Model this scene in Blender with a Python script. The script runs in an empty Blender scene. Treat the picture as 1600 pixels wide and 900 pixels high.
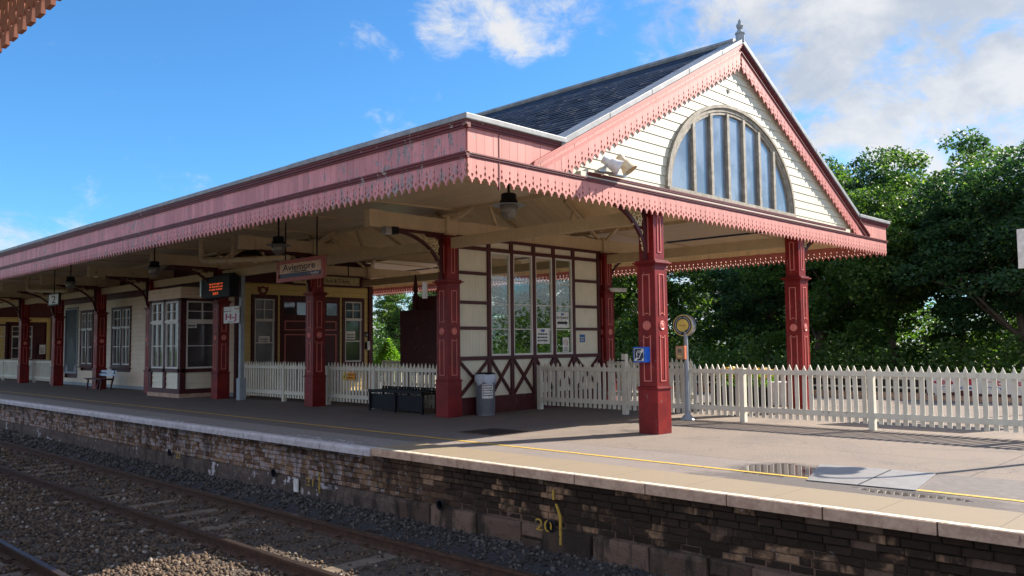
import bpy, math, random
import numpy as np
from mathutils import Vector, Matrix
random.seed(7); rng = np.random.default_rng(7)
SC = bpy.context.scene
COL = SC.collection
R = math.radians
Z3 = Vector((0, 0, 1))

# ------------------------------------------------------------------ materials
class NT:
    def __init__(s, name, world=False):
        if world:
            s.m = bpy.data.worlds.new(name)
        else:
            s.m = bpy.data.materials.new(name)
        s.m.use_nodes = True
        s.t = s.m.node_tree; s.t.nodes.clear()
    def n(s, typ, **kw):
        nd = s.t.nodes.new(typ)
        for k, v in kw.items():
            if k in nd.bl_rna.properties.keys(): setattr(nd, k, v)
            else: nd.inputs[k].default_value = v
        return nd
    def l(s, a, b): s.t.links.new(a, b)
    def math(s, op, a, b=None, c=None, clamp=False):
        nd = s.t.nodes.new('ShaderNodeMath'); nd.operation = op; nd.use_clamp = clamp
        for i, v in enumerate((a, b, c)):
            if v is None: continue
            if isinstance(v, (int, float)): nd.inputs[i].default_value = v
            else: s.l(v, nd.inputs[i])
        return nd.outputs[0]
    def mix(s, f, a, b, blend='MIX'):
        nd = s.t.nodes.new('ShaderNodeMix'); nd.data_type = 'RGBA'; nd.blend_type = blend
        for sock, v in ((nd.inputs['Factor'], f), (nd.inputs[6], a), (nd.inputs[7], b)):
            if isinstance(v, (int, float)): sock.default_value = v
            elif isinstance(v, tuple): sock.default_value = v if len(v) == 4 else (*v, 1)
            else: s.l(v, sock)
        return nd.outputs[2]
    def ramp(s, v, lo, hi):
        nd = s.t.nodes.new('ShaderNodeMapRange'); nd.interpolation_type = 'SMOOTHSTEP'
        s.l(v, nd.inputs[0]); nd.inputs[1].default_value = lo; nd.inputs[2].default_value = hi
        return nd.outputs[0]
    def noise(s, vec, scale, detail=4, rough=.55, dist=0):
        nd = s.t.nodes.new('ShaderNodeTexNoise')
        nd.inputs['Scale'].default_value = scale; nd.inputs['Detail'].default_value = detail
        nd.inputs['Roughness'].default_value = rough; nd.inputs['Distortion'].default_value = dist
        s.l(vec, nd.inputs['Vector']); return nd.outputs['Fac']
    def mapping(s, vec, scale=(1, 1, 1), rot=(0, 0, 0)):
        nd = s.t.nodes.new('ShaderNodeMapping'); nd.inputs['Scale'].default_value = scale
        nd.inputs['Rotation'].default_value = rot
        s.l(vec, nd.inputs['Vector']); return nd.outputs[0]
    def pos(s):
        return s.t.nodes.new('ShaderNodeNewGeometry').outputs['Position']
    def island(s):
        return s.t.nodes.new('ShaderNodeNewGeometry').outputs['Random Per Island']
    def bump(s, h, strength=.3, dist=.01):
        nd = s.t.nodes.new('ShaderNodeBump'); nd.inputs['Strength'].default_value = strength
        nd.inputs['Distance'].default_value = dist; s.l(h, nd.inputs['Height']); return nd.outputs[0]
    def bsdf(s, col, rough=.6, normal=None, metal=0, spec=.5, **kw):
        b = s.t.nodes.new('ShaderNodeBsdfPrincipled'); o = s.t.nodes.new('ShaderNodeOutputMaterial')
        for sock, v in ((b.inputs['Base Color'], col), (b.inputs['Roughness'], rough)):
            if isinstance(v, (int, float)): sock.default_value = v
            elif isinstance(v, tuple): sock.default_value = v if len(v) == 4 else (*v, 1)
            else: s.l(v, sock)
        b.inputs['Metallic'].default_value = metal
        b.inputs['Specular IOR Level'].default_value = spec
        for k, v in kw.items(): b.inputs[k].default_value = v
        if normal is not None: s.l(normal, b.inputs['Normal'])
        s.l(b.outputs[0], o.inputs[0]); return b

def sc(c, k): return tuple(min(1, x * k) for x in c)

def paint(name, col, rough=.45, var=.12, dirt=.25, isl=0.0, chips=0.0, chipcol=(.5, .47, .42), scale=3.0, bumpy=.15, streak=False, grime=None, spec=.5):
    t = NT(name); P = t.pos()
    n1 = t.noise(P, scale, 5, .6)
    c = t.mix(t.ramp(n1, .35, .7), sc(col, 1 - var), sc(col, 1 + var))
    if isl:
        c = t.mix(isl, c, t.mix(t.island(), sc(col, .62), sc(col, 1.22)))
    n2 = t.noise(t.mapping(P, (9, 9, 1.2)), 1.6, 6, .65)
    c = t.mix(t.math('MULTIPLY', t.ramp(n2, .52, .78), dirt), c, grime or sc(col, .35))
    h = t.noise(P, 60, 3)
    if chips:
        n3 = t.noise(t.mapping(P, (5, 5, 1.7)), 2.6, 7, .68)
        n4 = t.noise(P, .5, 3, .5)
        f = t.ramp(t.math('ADD', n3, t.math('MULTIPLY', n4, .32)), .845 - chips * .1, .875 - chips * .1)
        c = t.mix(f, c, t.mix(t.ramp(h, .4, .6), chipcol, sc(chipcol, .45)))
        h = t.math('SUBTRACT', h, t.math('MULTIPLY', f, 2.0))
    r = t.math('ADD', rough - .06, t.math('MULTIPLY', n2, .16))
    t.bsdf(c, r, t.bump(h, bumpy, .004), 0, spec)
    return t.m

def plain(name, col, rough=.5, metal=0, spec=.5, **kw):
    t = NT(name); P = t.pos()
    c = t.mix(t.ramp(t.noise(P, 8, 4), .35, .7), sc(col, .85), sc(col, 1.12))
    t.bsdf(c, rough, t.bump(t.noise(P, 45, 3), .12, .003), metal, spec, **kw); return t.m

M = {}
M['pink'] = paint('pink_boards', (.56, .215, .185), .55, .07, .3, isl=.34, chips=.30, chipcol=(.42, .38, .38))
M['pinkworn'] = paint('pink_boards_worn', (.60, .255, .265), .6, .1, .45, isl=.5, chips=1.12, chipcol=(.40, .34, .35))
M['pinktrim'] = paint('pink_trim', (.50, .15, .125), .5, .08, .2)
M['maroon'] = paint('maroon_trim', (.14, .016, .013), .5, .12, .35, chips=.3)
M['red'] = paint('red_gloss', (.185, .010, .010), .38, var=.22, dirt=.45, spec=.3, chips=.55, grime=(.06, .006, .008), chipcol=(.3, .12, .1))
M['brown'] = paint('brown_timber', (.070, .008, .010), .5, .15, .3, chips=.2, chipcol=(.2, .08, .07))
M['rose'] = paint('rose_moulding', (.60, .17, .14), .4, .08, .15)
M['cream'] = paint('cream_panel', (.76, .71, .55), .5, .04, .18, grime=(.3, .27, .18))
M['creamwall'] = paint('cream_weatherboard', (.76, .62, .46), .5, .05, .3, isl=.1, grime=(.3, .22, .16))
M['gable'] = paint('gable_weatherboard', (.62, .585, .46), .5, .03, .22, isl=.08, grime=(.35, .33, .27))
M['yellow'] = paint('yellow_weatherboard', (.70, .53, .20), .5, .05, .22, isl=.12, grime=(.28, .2, .1))
M['tan'] = paint('tan_beam', (.56, .43, .27), .55, .07, .3, chips=.25, grime=(.12, .09, .05), chipcol=(.2, .15, .1))
M['tanboard'] = paint('tan_boarding', (.86, .66, .39), .6, .05, .25, isl=.22, grime=(.25, .17, .09))
M['soffit'] = paint('soffit_boards', (.66, .53, .36), .28, .06, .3, isl=.16, grime=(.14, .1, .06))
M['white'] = paint('white_fence', (.70, .66, .54), .55, .07, .55, isl=.30, grime=(.28, .26, .2), chips=.15, chipcol=(.35, .32, .26))
M['sash'] = paint('white_sash', (.72, .70, .64), .45, .04, .25)
M['lead'] = paint('lead_flashing', (.25, .262, .275), .5, .18, .5, scale=6, grime=(.16, .17, .18))
M['oldwood'] = paint('weathered_wood', (.30, .27, .22), .75, .25, .7, grime=(.07, .06, .05), chips=.9, chipcol=(.46, .43, .37), scale=9)
M['bluegrey'] = paint('galvanised_post', (.30, .34, .38), .4, .1, .3)
M['black'] = plain('black_metal', (.010, .011, .015), .5, spec=.2)
M['darkblue'] = plain('dark_blue', (.012, .02, .06), .4)
M['signwhite'] = plain('sign_white', (.75, .74, .70), .4)
M['signframe'] = paint('sign_frame_paint', (.36, .10, .085), .5, .1, .4, chips=.6)
M['signpeach'] = plain('sign_board_cream', (.62, .47, .34), .5)
M['nearbrown'] = paint('near_valance_paint', (.26, .095, .06), .6, .15, .4)
M['ink'] = plain('sign_ink', (.012, .012, .014), .5)
M['inkred'] = plain('sign_red', (.45, .02, .06), .5)
M['inkblue'] = plain('sign_blue', (.03, .12, .35), .5)
M['inkyellow'] = plain('sign_yellow', (.80, .62, .12), .4)
M['orange'] = plain('sign_orange', (.80, .33, .03), .5)
M['boxblue'] = plain('bright_blue_enamel', (.01, .12, .62), .3)
M['grille'] = plain('helppoint_plate', (.42, .30, .18), .45)
M['boxorange'] = plain('orange_box', (.55, .14, .05), .5)
M['gold'] = plain('gold_paint', (.62, .50, .27), .45)
M['steel'] = plain('brushed_steel', (.45, .46, .47), .35, .8)
M['bowl'] = plain('lamp_bowl', (.15, .14, .125), .15, spec=.6)
M['benchblue'] = plain('pale_blue_slat', (.50, .62, .78), .35)
M['rust'] = paint('rusty_rail', (.075, .040, .025), .8, .3, .5, scale=14)
M['railtop'] = plain('rail_head', (.26, .20, .17), .32, .9)
M['sleeper'] = paint('dusty_sleeper', (.155, .12, .085), .9, .25, .6, scale=5, bumpy=.5)
M['bark'] = paint('tree_bark', (.10, .075, .055), .9, .3, .5, scale=6, bumpy=.6)
M['bin'] = paint('grey_bin', (.17, .18, .20), .35, .1, .4)
M['speakerbeige'] = plain('horn_beige', (.60, .50, .33), .5)
M['speakerwhite'] = plain('horn_white', (.70, .70, .68), .5)
M['soil'] = plain('planter_soil', (.05, .035, .02), .9)

def mat_bag():
    t = NT('clear_bag'); P = t.pos()
    h = t.noise(P, 22, 5, .7, 1.5)
    t.bsdf((.55, .60, .70), .22, t.bump(h, .8, .02), 0, .6); return t.m
M['bag'] = mat_bag()
def mat_glass(name, col, rough=.06, spec=1.0, lum=None):
    t = NT(name); P = t.pos()
    c = t.mix(t.ramp(t.noise(P, 1.3, 3), .4, .65), sc(col, .7), sc(col, 1.25))
    t.bsdf(c, rough, t.bump(t.noise(P, 2.2, 2), .05, .02), 0, spec); return t.m
M['glass'] = mat_glass('dark_window_glass', (.06, .06, .065))
M['frost'] = mat_glass('obscured_glass', (.20, .20, .20), .25, .7)
M['archglass'] = mat_glass('arched_glass', (.20, .235, .28), .10, .9)
def mat_clear():
    t = NT('clear_glass')
    a = t.n('ShaderNodeBsdfTransparent'); a.inputs[0].default_value = (.93, .96, .95, 1)
    g = t.n('ShaderNodeBsdfGlossy'); g.inputs['Roughness'].default_value = .02
    f = t.n('ShaderNodeFresnel'); f.inputs[0].default_value = 1.45
    m = t.n('ShaderNodeMixShader'); t.l(t.math('MULTIPLY', f.outputs[0], .22), m.inputs[0]); t.l(a.outputs[0], m.inputs[1]); t.l(g.outputs[0], m.inputs[2])
    o = t.n('ShaderNodeOutputMaterial'); t.l(m.outputs[0], o.inputs[0]); return t.m
M['clear'] = mat_clear()
def emis(name, col, s):
    t = NT(name); e = t.n('ShaderNodeEmission'); e.inputs[0].default_value = (*col, 1); e.inputs[1].default_value = s
    o = t.n('ShaderNodeOutputMaterial'); t.l(e.outputs[0], o.inputs[0]); return t.m
M['led'] = emis('led_text', (1, .15, .05), .26)
def mat_slate():
    t = NT('slate_roof'); P = t.pos(); i = t.island()
    c = t.mix(t.ramp(i, 0, 1), (.008, .012, .024), (.030, .040, .066))
    c = t.mix(t.ramp(i, .93, .97), c, (.055, .062, .075))
    c = t.mix(t.math('MULTIPLY', t.ramp(t.noise(P, 1.1, 5, .6), .45, .7), .5), c, (.010, .015, .024))
    t.bsdf(c, .6, t.bump(t.noise(P, 30, 4, .6), .3, .008), 0, .14); return t.m
M['slate'] = mat_slate()

def mat_ground(name, kind):
    t = NT(name); P = t.pos()
    sx = t.n('ShaderNodeSeparateXYZ'); t.l(P, sx.inputs[0]); X, Y = sx.outputs[0], sx.outputs[1]
    grain = t.noise(P, 38, 4, .8); fine = t.noise(P, 260, 2, .7); med = t.noise(P, 14, 5, .6); big = t.noise(P, .7, 5, .6, .6)
    grit = t.noise(P, 120, 3, .8)
    if kind == 'asphalt':
        c = t.mix(t.ramp(grit, .33, .70), (.15, .118, .096), (.36, .29, .235))
        c = t.mix(t.math('MULTIPLY', t.ramp(grain, .42, .66), .34), c, (.085, .07, .06)); c = t.mix(t.math('MULTIPLY', t.ramp(t.noise(P, 70, 2, .6), .62, .72), .5), c, (.50, .43, .36))
        c = t.mix(t.math('MULTIPLY', t.ramp(big, .42, .68), .42), c, (.12, .105, .10))
        ck = t.n('ShaderNodeTexVoronoi', feature='DISTANCE_TO_EDGE'); ck.inputs['Scale'].default_value = .42; nv_ = t.n('ShaderNodeVectorMath', operation='ADD'); nn_ = t.n('ShaderNodeTexNoise'); nn_.inputs['Scale'].default_value = 1.6; nn_.inputs['Detail'].default_value = 6; t.l(P, nn_.inputs['Vector']); t.l(P, nv_.inputs[0]); t.l(nn_.outputs['Color'], nv_.inputs[1]); t.l(nv_.outputs[0], ck.inputs['Vector'])
        c = t.mix(t.math('MULTIPLY', t.math('LESS_THAN', ck.outputs['Distance'], .0028), .6), c, (.06, .05, .045))
        gum = t.n('ShaderNodeTexVoronoi'); gum.inputs['Scale'].default_value = 2.3; t.l(P, gum.inputs['Vector'])
        c = t.mix(t.math('MULTIPLY', t.math('LESS_THAN', gum.outputs['Distance'], .055), .45), c, (.07, .06, .055))
        c = t.mix(t.math('MULTIPLY', t.ramp(med, .55, .75), .25), c, (.10, .085, .08))
        # darker mix towards the roofed left part and along the edge strip
        left_mix = t.ramp(t.math('ADD', X, t.math('MULTIPLY', big, 1.0)), -9.2, -10.0)
        strip = t.math('MULTIPLY', t.ramp(Y, 9.75, 9.70), .55)
        c = t.mix(strip, c, (.24, .205, .19))
        c = t.mix(t.math('MULTIPLY', left_mix, .62), c, (.095, .090, .095))
        # joints
        def line(v, at, w): return t.math('LESS_THAN', t.math('ABSOLUTE', t.math('SUBTRACT', v, at)), w)
        j = t.math('MAXIMUM', line(Y, 9.72, .010), line(Y, 11.35, .008))
        j = t.math('MAXIMUM', j, t.math('MULTIPLY', line(X, -2.9, .009), t.math('GREATER_THAN', Y, 9.72)))
        j = t.math('MAXIMUM', j, t.math('MULTIPLY', line(X, -10.5, .010), t.math('LESS_THAN', Y, 12)))
        c = t.mix(t.math('MULTIPLY', j, .7), c, (.05, .045, .04))
        # damp patch round puddles
        def blob(x, y, rx, ry):
            dx = t.math('DIVIDE', t.math('SUBTRACT', X, x), rx); dy = t.math('DIVIDE', t.math('SUBTRACT', Y, y), ry)
            d = t.math('ADD', t.math('MULTIPLY', dx, dx), t.math('MULTIPLY', dy, dy))
            return t.math('ADD', t.math('SUBTRACT', 1.0, d), t.math('MULTIPLY', t.math('SUBTRACT', t.noise(P, 3.2, 4, .6), .5), 2.2))
        p1 = blob(-4.62, 9.25, .62, .62); p2 = blob(-3.02, 8.60, .62, .17); p3 = blob(-8.35, 11.7, .5, .25); p4 = blob(-3.6, 8.45, 1.9, .45)
        wet = t.math('MAXIMUM', t.math('MAXIMUM', p1, p2), t.math('SUBTRACT', p3, .1))
        damp = t.ramp(t.math('MAXIMUM', wet, t.math('SUBTRACT', p4, .2)), -.45, .35)
        water = t.ramp(t.math('MAXIMUM', p1, p2), .22, .36)
        c = t.mix(t.math('MULTIPLY', damp, .6), c, (.045, .04, .04))
        r = t.math('SUBTRACT', .88, t.math('MULTIPLY', water, .86))
        h = t.math('MULTIPLY', t.math('ADD', fine, t.math('MULTIPLY', med, .5)), t.math('SUBTRACT', 1.0, water))
        h = t.math('ADD', h, t.math('MULTIPLY', t.math('MULTIPLY', grain, 2.0), t.math('SUBTRACT', 1.0, water)))
        t.bsdf(c, r, t.bump(h, .55, .010))
    elif kind == 'concrete':
        c = t.mix(t.ramp(grit, .3, .75), (.20, .155, .10), (.32, .25, .165))
        c = t.mix(t.math('MULTIPLY', t.ramp(big, .45, .7), .4), c, (.20, .16, .12)); c = t.mix(t.math('MULTIPLY', t.ramp(grain, .5, .7), .3), c, (.14, .11, .09))
        fr = t.math('ABSOLUTE', t.math('SUBTRACT', t.math('FRACT', t.math('MULTIPLY', X, 1.03)), .5)); c = t.mix(t.math('MULTIPLY', t.math('GREATER_THAN', fr, .494), .6), c, (.10, .08, .06))
        left = t.ramp(X, -9.9, -10.2)
        c = t.mix(t.math('MULTIPLY', left, .8), c, t.mix(t.ramp(med, .35, .65), (.16, .155, .16), (.24, .23, .235)))
        t.bsdf(c, .85, t.bump(fine, .3, .004))
    elif kind == 'forecourt':
        c = t.mix(t.ramp(grit, .33, .70), (.19, .15, .13), (.42, .36, .31))
        c = t.mix(t.math('MULTIPLY', t.ramp(big, .42, .68), .3), c, (.2, .17, .15))
        t.bsdf(c, .9, t.bump(fine, .4, .006))
    elif kind == 'trackbed':
        v = t.n('ShaderNodeTexVoronoi'); v.inputs['Scale'].default_value = 17; t.l(P, v.inputs['Vector'])
        c = t.mix(v.outputs['Distance'], (.10, .075, .055), (.03, .024, .02))
        c = t.mix(t.ramp(t.noise(P, 30, 3), .4, .7), c, (.12, .085, .055))
        c = t.mix(t.ramp(Y, 7.0, 6.7), (.035, .033, .036), c)
        t.bsdf(c, .95, t.bump(t.math('ADD', v.outputs['Distance'], t.math('MULTIPLY', med, .4)), 1.0, .05))
    elif kind == 'grass':
        c = t.mix(t.ramp(med, .35, .7), (.03, .06, .012), (.09, .13, .03))
        t.bsdf(c, .95, t.bump(fine, .6, .03))
    return t.m
for k in ('asphalt', 'concrete', 'forecourt', 'trackbed', 'grass'): M[k] = mat_ground(k, k)

def mat_ballast():
    t = NT('ballast_stone'); P = t.pos(); i = t.island()
    sx = t.n('ShaderNodeSeparateXYZ'); t.l(P, sx.inputs[0])
    a = t.mix(t.ramp(i, 0, 1), (.034, .024, .016), (.15, .10, .064))
    a = t.mix(t.ramp(i, .93, .99), a, (.34, .30, .26))
    b = t.mix(t.ramp(i, .2, 1), (.024, .023, .024), (.10, .092, .09))
    c = t.mix(t.ramp(t.math('ADD', sx.outputs[1], t.math('MULTIPLY', t.noise(P, 2, 3), .5)), 6.75, 7.05), a, b)
    c = t.mix(t.math('MULTIPLY', t.ramp(t.noise(P, 60, 3), .4, .7), .4), c, (.09, .06, .04))
    t.bsdf(c, .9, t.bump(t.noise(P, 70, 3), .4, .006)); return t.m
M['ballast'] = mat_ballast()

def mat_brick(name, kind):
    t = NT(name); P = t.pos(); i = t.island()
    sx = t.n('ShaderNodeSeparateXYZ'); t.l(P, sx.inputs[0]); X = sx.outputs[0]; Zz = sx.outputs[2]
    n = t.noise(P, 1.3, 5, .65, .5); m = t.noise(P, 9, 5, .7); f = t.noise(P, 40, 4, .7)
    stainv = t.noise(t.mapping(P, (1.4, 1, .35)), 1.5, 5, .7)
    if kind == 'brick':
        c = t.mix(t.ramp(t.math('ADD', t.math('MULTIPLY', i, .5), n), .5, .95), (.12, .068, .04), (.32, .20, .12))
        c = t.mix(t.ramp(m, .45, .75), c, (.06, .04, .03))
        # old whitewash flaking off on the left run, scattered flakes on the right
        leftness = t.ramp(X, -7.5, -11.5)
        flake = t.ramp(t.math('ADD', t.math('ADD', m, t.math('MULTIPLY', leftness, .16)), t.math('MULTIPLY', i, .10)), .715, .75)
        c = t.mix(flake, c, t.mix(t.ramp(f, .3, .7), (.30, .25, .24), (.46, .41, .41)))
        soot = t.ramp(t.math('ADD', stainv, t.math('MULTIPLY', t.math('ADD', Zz, .35), .25)), .46, .60)
        soot = t.math('MULTIPLY', t.math('MAXIMUM', soot, t.math('MULTIPLY', t.math('SUBTRACT', 1.0, leftness), t.ramp(t.math('ADD', t.math('MULTIPLY', i, .35), t.math('MULTIPLY', t.noise(P, 2.4, 4, .6), 1.0)), 0.90, .78))), t.math('SUBTRACT', .93, t.math('MULTIPLY', leftness, .35)))
        c = t.mix(soot, c, (.023, .016, .012))
    elif kind == 'stone':
        c = t.mix(t.ramp(i, 0, 1), (.07, .048, .036), (.20, .135, .10))
        c = t.mix(t.ramp(m, .5, .8), c, (.05, .035, .028))
        c = t.mix(t.math('MULTIPLY', t.ramp(stainv, .48, .6), .85), c, (.03, .024, .02))
        c = t.mix(t.ramp(t.math('ADD', m, t.math('MULTIPLY', n, .2)), .80, .84), c, (.42, .38, .34))
    else:  # render coat
        c = t.mix(t.ramp(m, .35, .7), (.085, .068, .060), (.165, .125, .098))
        c = t.mix(t.ramp(t.math('ADD', n, t.math('MULTIPLY', m, .55)), .885, .905), c, (.52, .50, .52))
        c = t.mix(t.math('MULTIPLY', t.ramp(stainv, .52, .66), .75), c, (.035, .028, .024))
    t.bsdf(c, .92, t.bump(t.math('ADD', f, t.math('MULTIPLY', m, 1.2)), .8, .02), 0, .25); return t.m
M['brick'] = mat_brick('wall_brick', 'brick'); M['stone'] = mat_brick('wall_stone', 'stone'); M['render'] = mat_brick('wall_render', 'render')

def mat_coping(name, white):
    t = NT(name); P = t.pos()
    m = t.noise(P, 7, 6, .7); s = t.noise(t.mapping(P, (9, 9, 2)), 2.2, 6, .7); f = t.noise(P, 90, 3)
    if white:
        c = t.mix(t.ramp(m, .35, .65), (.40, .37, .385), (.54, .51, .52))
        c = t.mix(t.ramp(s, .56, .68), c, (.20, .17, .165))
    else:
        c = t.mix(t.ramp(m, .3, .7), (.36, .23, .165), (.56, .40, .29))
        c = t.mix(t.ramp(s, .60, .74), c, (.13, .08, .06))
    t.bsdf(c, .85, t.bump(t.math('ADD', f, m), .5, .008)); return t.m
M['copwhite'] = mat_coping('coping_painted', True); M['copstone'] = mat_coping('coping_plain', False)
def mat_line(name, col, bare, wear):
    t = NT(name); P = t.pos()
    f = t.ramp(t.math('ADD', t.noise(P, 16, 5, .75), t.math('MULTIPLY', t.noise(P, 110, 2), .25)), wear, wear + .1)
    t.bsdf(t.mix(f, col, bare), .75, t.bump(t.noise(P, 200, 2), .3, .004)); return t.m
M['linewhite'] = mat_line('white_line_paint', (.62, .57, .47), (.36, .29, .2), .62)
M['lineyellow'] = mat_line('yellow_line_paint', (.62, .40, .05), (.22, .17, .10), .66)
M['wallyellow'] = mat_line('wall_yellow_paint', (.42, .27, .035), (.06, .045, .035), .66)
M['stencil'] = mat_line('stencil_paint', (.55, .54, .54), (.22, .21, .21), .60)

def mat_leaf(name, a, b, c3, trans=.45):
    t = NT(name); i = t.island(); P = t.pos()
    c = t.mix(t.ramp(i, 0, .8), a, b); c = t.mix(t.ramp(i, .82, 1), c, c3)
    n = t.noise(P, .55, 3); c = t.mix(t.math('MULTIPLY', t.ramp(n, .4, .65), .45), c, b)
    d = t.n('ShaderNodeBsdfPrincipled'); d.inputs['Roughness'].default_value = .5; t.l(c, d.inputs['Base Color']); d.inputs['Specular IOR Level'].default_value = .3
    tr = t.n('ShaderNodeBsdfTranslucent'); t.l(t.mix(1.0, c, (1.6, 1.9, .75, 1), 'MULTIPLY'), tr.inputs[0])
    m = t.n('ShaderNodeMixShader'); m.inputs[0].default_value = trans
    t.l(d.outputs[0], m.inputs[1]); t.l(tr.outputs[0], m.inputs[2])
    o = t.n('ShaderNodeOutputMaterial'); t.l(m.outputs[0], o.inputs[0]); return t.m
M['leaf'] = mat_leaf('broad_leaves', (.034, .075, .024), (.075, .13, .035), (.19, .25, .06), .47)
M['leafdark'] = mat_leaf('dark_leaves', (.022, .055, .034), (.045, .095, .044), (.14, .20, .06), .45)
M['needle'] = mat_leaf('pine_needles', (.016, .030, .016), (.035, .055, .024), (.06, .08, .03), .2)
M['leafbright'] = mat_leaf('bright_leaves', (.08, .17, .02), (.15, .28, .03), (.25, .34, .05), .45)
M['petal'] = plain('yellow_petals', (.75, .45, .04), .6)

# ------------------------------------------------------------------ mesh builder
class MB:
    def __init__(s): s.v = []; s.f = []
    def add(s, vs, fs):
        b = len(s.v); s.v += [Vector(v) for v in vs]; s.f += [tuple(i + b for i in f) for f in fs]; return s
    def box(s, x0, x1, y0, y1, z0, z1):
        return s.add([(x, y, z) for x in (x0, x1) for y in (y0, y1) for z in (z0, z1)],
                     [(0, 1, 3, 2), (4, 6, 7, 5), (0, 4, 5, 1), (2, 3, 7, 6), (0, 2, 6, 4), (1, 5, 7, 3)])
    def boxF(s, F, a0, a1, b0, b1, c0, c1):
        return s.add([F(a, b, c) for a in (a0, a1) for b in (b0, b1) for c in (c0, c1)],
                     [(0, 1, 3, 2), (4, 6, 7, 5), (0, 4, 5, 1), (2, 3, 7, 6), (0, 2, 6, 4), (1, 5, 7, 3)])
    def frameF(s, F, a0, a1, c0, c1, w, b0, b1):
        s.boxF(F, a0, a1, b0, b1, c0, c0 + w); s.boxF(F, a0, a1, b0, b1, c1 - w, c1)
        s.boxF(F, a0, a0 + w, b0, b1, c0 + w, c1 - w); s.boxF(F, a1 - w, a1, b0, b1, c0 + w, c1 - w); return s
    def prism(s, poly, F, b0, b1):
        """poly of (a,c) in frame F, extruded between depths b0,b1"""
        n = len(poly)
        return s.add([F(a, b0, c) for a, c in poly] + [F(a, b1, c) for a, c in poly],
                     [tuple(range(n))[::-1], tuple(range(n, 2 * n))] + [(i, (i + 1) % n, n + (i + 1) % n, n + i) for i in range(n)])
    def bar(s, p, q, w, h, up=Z3):
        p, q = Vector(p), Vector(q); d = (q - p).normalized(); u = d.cross(up)
        if u.length < 1e-4: u = d.cross(Vector((1, 0, 0)))
        u.normalize(); t = u.cross(d).normalized(); u = u * w / 2; t = t * h / 2
        return s.add([p - u - t, p + u - t, p + u + t, p - u + t, q - u - t, q + u - t, q + u + t, q - u + t],
                     [(3, 2, 1, 0), (4, 5, 6, 7), (0, 1, 5, 4), (1, 2, 6, 5), (2, 3, 7, 6), (3, 0, 4, 7)])
    def tube(s, pts, r, n=8, cap=True):
        pts = [Vector(p) for p in pts]; rs = r if isinstance(r, (list, tuple)) else [r] * len(pts)
        vs = []; ref = None
        for i, p in enumerate(pts):
            d = (pts[min(i + 1, len(pts) - 1)] - pts[max(i - 1, 0)]).normalized()
            if ref is None: ref = d.orthogonal().normalized()
            u = (ref - d * ref.dot(d)).normalized(); w = d.cross(u); ref = u
            vs += [p + (u * math.cos(2 * math.pi * k / n) + w * math.sin(2 * math.pi * k / n)) * rs[i] for k in range(n)]
        fs = [(i * n + k, i * n + (k + 1) % n, (i + 1) * n + (k + 1) % n, (i + 1) * n + k) for i in range(len(pts) - 1) for k in range(n)]
        if cap: fs += [tuple(range(n))[::-1], tuple(range((len(pts) - 1) * n, len(pts) * n))]
        return s.add(vs, fs)
    def lathe(s, prof, o=(0, 0, 0), n=20, axis=None):
        """prof of (r,h); axis: 3 vectors (u,v,h)"""
        U, V, H = axis or (Vector((1, 0, 0)), Vector((0, 1, 0)), Z3); o = Vector(o); vs = []
        for r, h in prof: vs += [o + (U * math.cos(2 * math.pi * k / n) + V * math.sin(2 * math.pi * k / n)) * max(r, 1e-4) + H * h for k in range(n)]
        fs = [(i * n + k, i * n + (k + 1) % n, (i + 1) * n + (k + 1) % n, (i + 1) * n + k) for i in range(len(prof) - 1) for k in range(n)]
        fs += [tuple(range(n))[::-1], tuple(range((len(prof) - 1) * n, len(prof) * n))]
        return s.add(vs, fs)
    def build(s, name, mat, parent=None, smooth=False, bevel=0, off=None):
        me = bpy.data.meshes.new(name)
        o0 = off if off is not None else (Vector(parent['o']) if parent is not None and 'o' in parent else Vector((0, 0, 0)))
        me.from_pydata([tuple(v - o0) for v in s.v], [], s.f); me.materials.append(mat); me.validate(); me.update()
        import bmesh
        bm = bmesh.new(); bm.from_mesh(me); bmesh.ops.recalc_face_normals(bm, faces=bm.faces)
        if bevel: bmesh.ops.bevel(bm, geom=list(bm.edges), offset=bevel, segments=2, affect='EDGES', profile=.6)
        bm.to_mesh(me); bm.free()
        if smooth:
            me.polygons.foreach_set('use_smooth', [True] * len(me.polygons))
            try: me.set_sharp_from_angle(angle=R(38))
            except Exception: pass
        o = bpy.data.objects.new(name, me); COL.objects.link(o)
        if parent is not None: o.parent = parent; o['o'] = tuple(o0)
        return o

def Fr(o, u, n):
    o = Vector(o); u = Vector(u).normalized(); n = Vector(n).normalized()
    def f(a, b, c): return o + u * a + n * b + Z3 * c
    f.o, f.u, f.n = o, u, n
    return f
def FY(y, x=0, z=0): return Fr((x, y, z), (1, 0, 0), (0, -1, 0))      # faces the track; a runs +X
def FX(x, y=0, z=0): return Fr((x, y, z), (0, 1, 0), (1, 0, 0))       # faces +X; a runs +Y

def tag(o, label=None, cat=None, group=None, kind=None):
    if label: o['label'] = label
    if cat: o['category'] = cat
    if group: o['group'] = group
    if kind: o['kind'] = kind
    return o
def thing(name, label, cat, loc=(0, 0, 0), group=None, rz=0):
    o = bpy.data.objects.new(name, None); COL.objects.link(o); o.location = loc; o.rotation_euler = (0, 0, rz)
    o['o'] = tuple(loc); o.empty_display_size = .1
    return tag(o, label, cat, group)
def local(o): o['o'] = (0.0, 0.0, 0.0); return o           # children given in local coordinates
def dup(root, loc=None, rz=None, label=None, group=None, scale=None):
    def cp(o, par):
        c = o.copy(); COL.objects.link(c)
        if par is not None: c.parent = par
        for ch in [x for x in o.children]: cp(ch, c)
        return c
    r = cp(root, None)
    if loc is not None: r.location = loc
    if rz is not None: r.rotation_euler = (0, 0, rz)
    if label: r['label'] = label
    if group: r['group'] = group
    if scale: r.scale = scale
    return r
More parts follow.
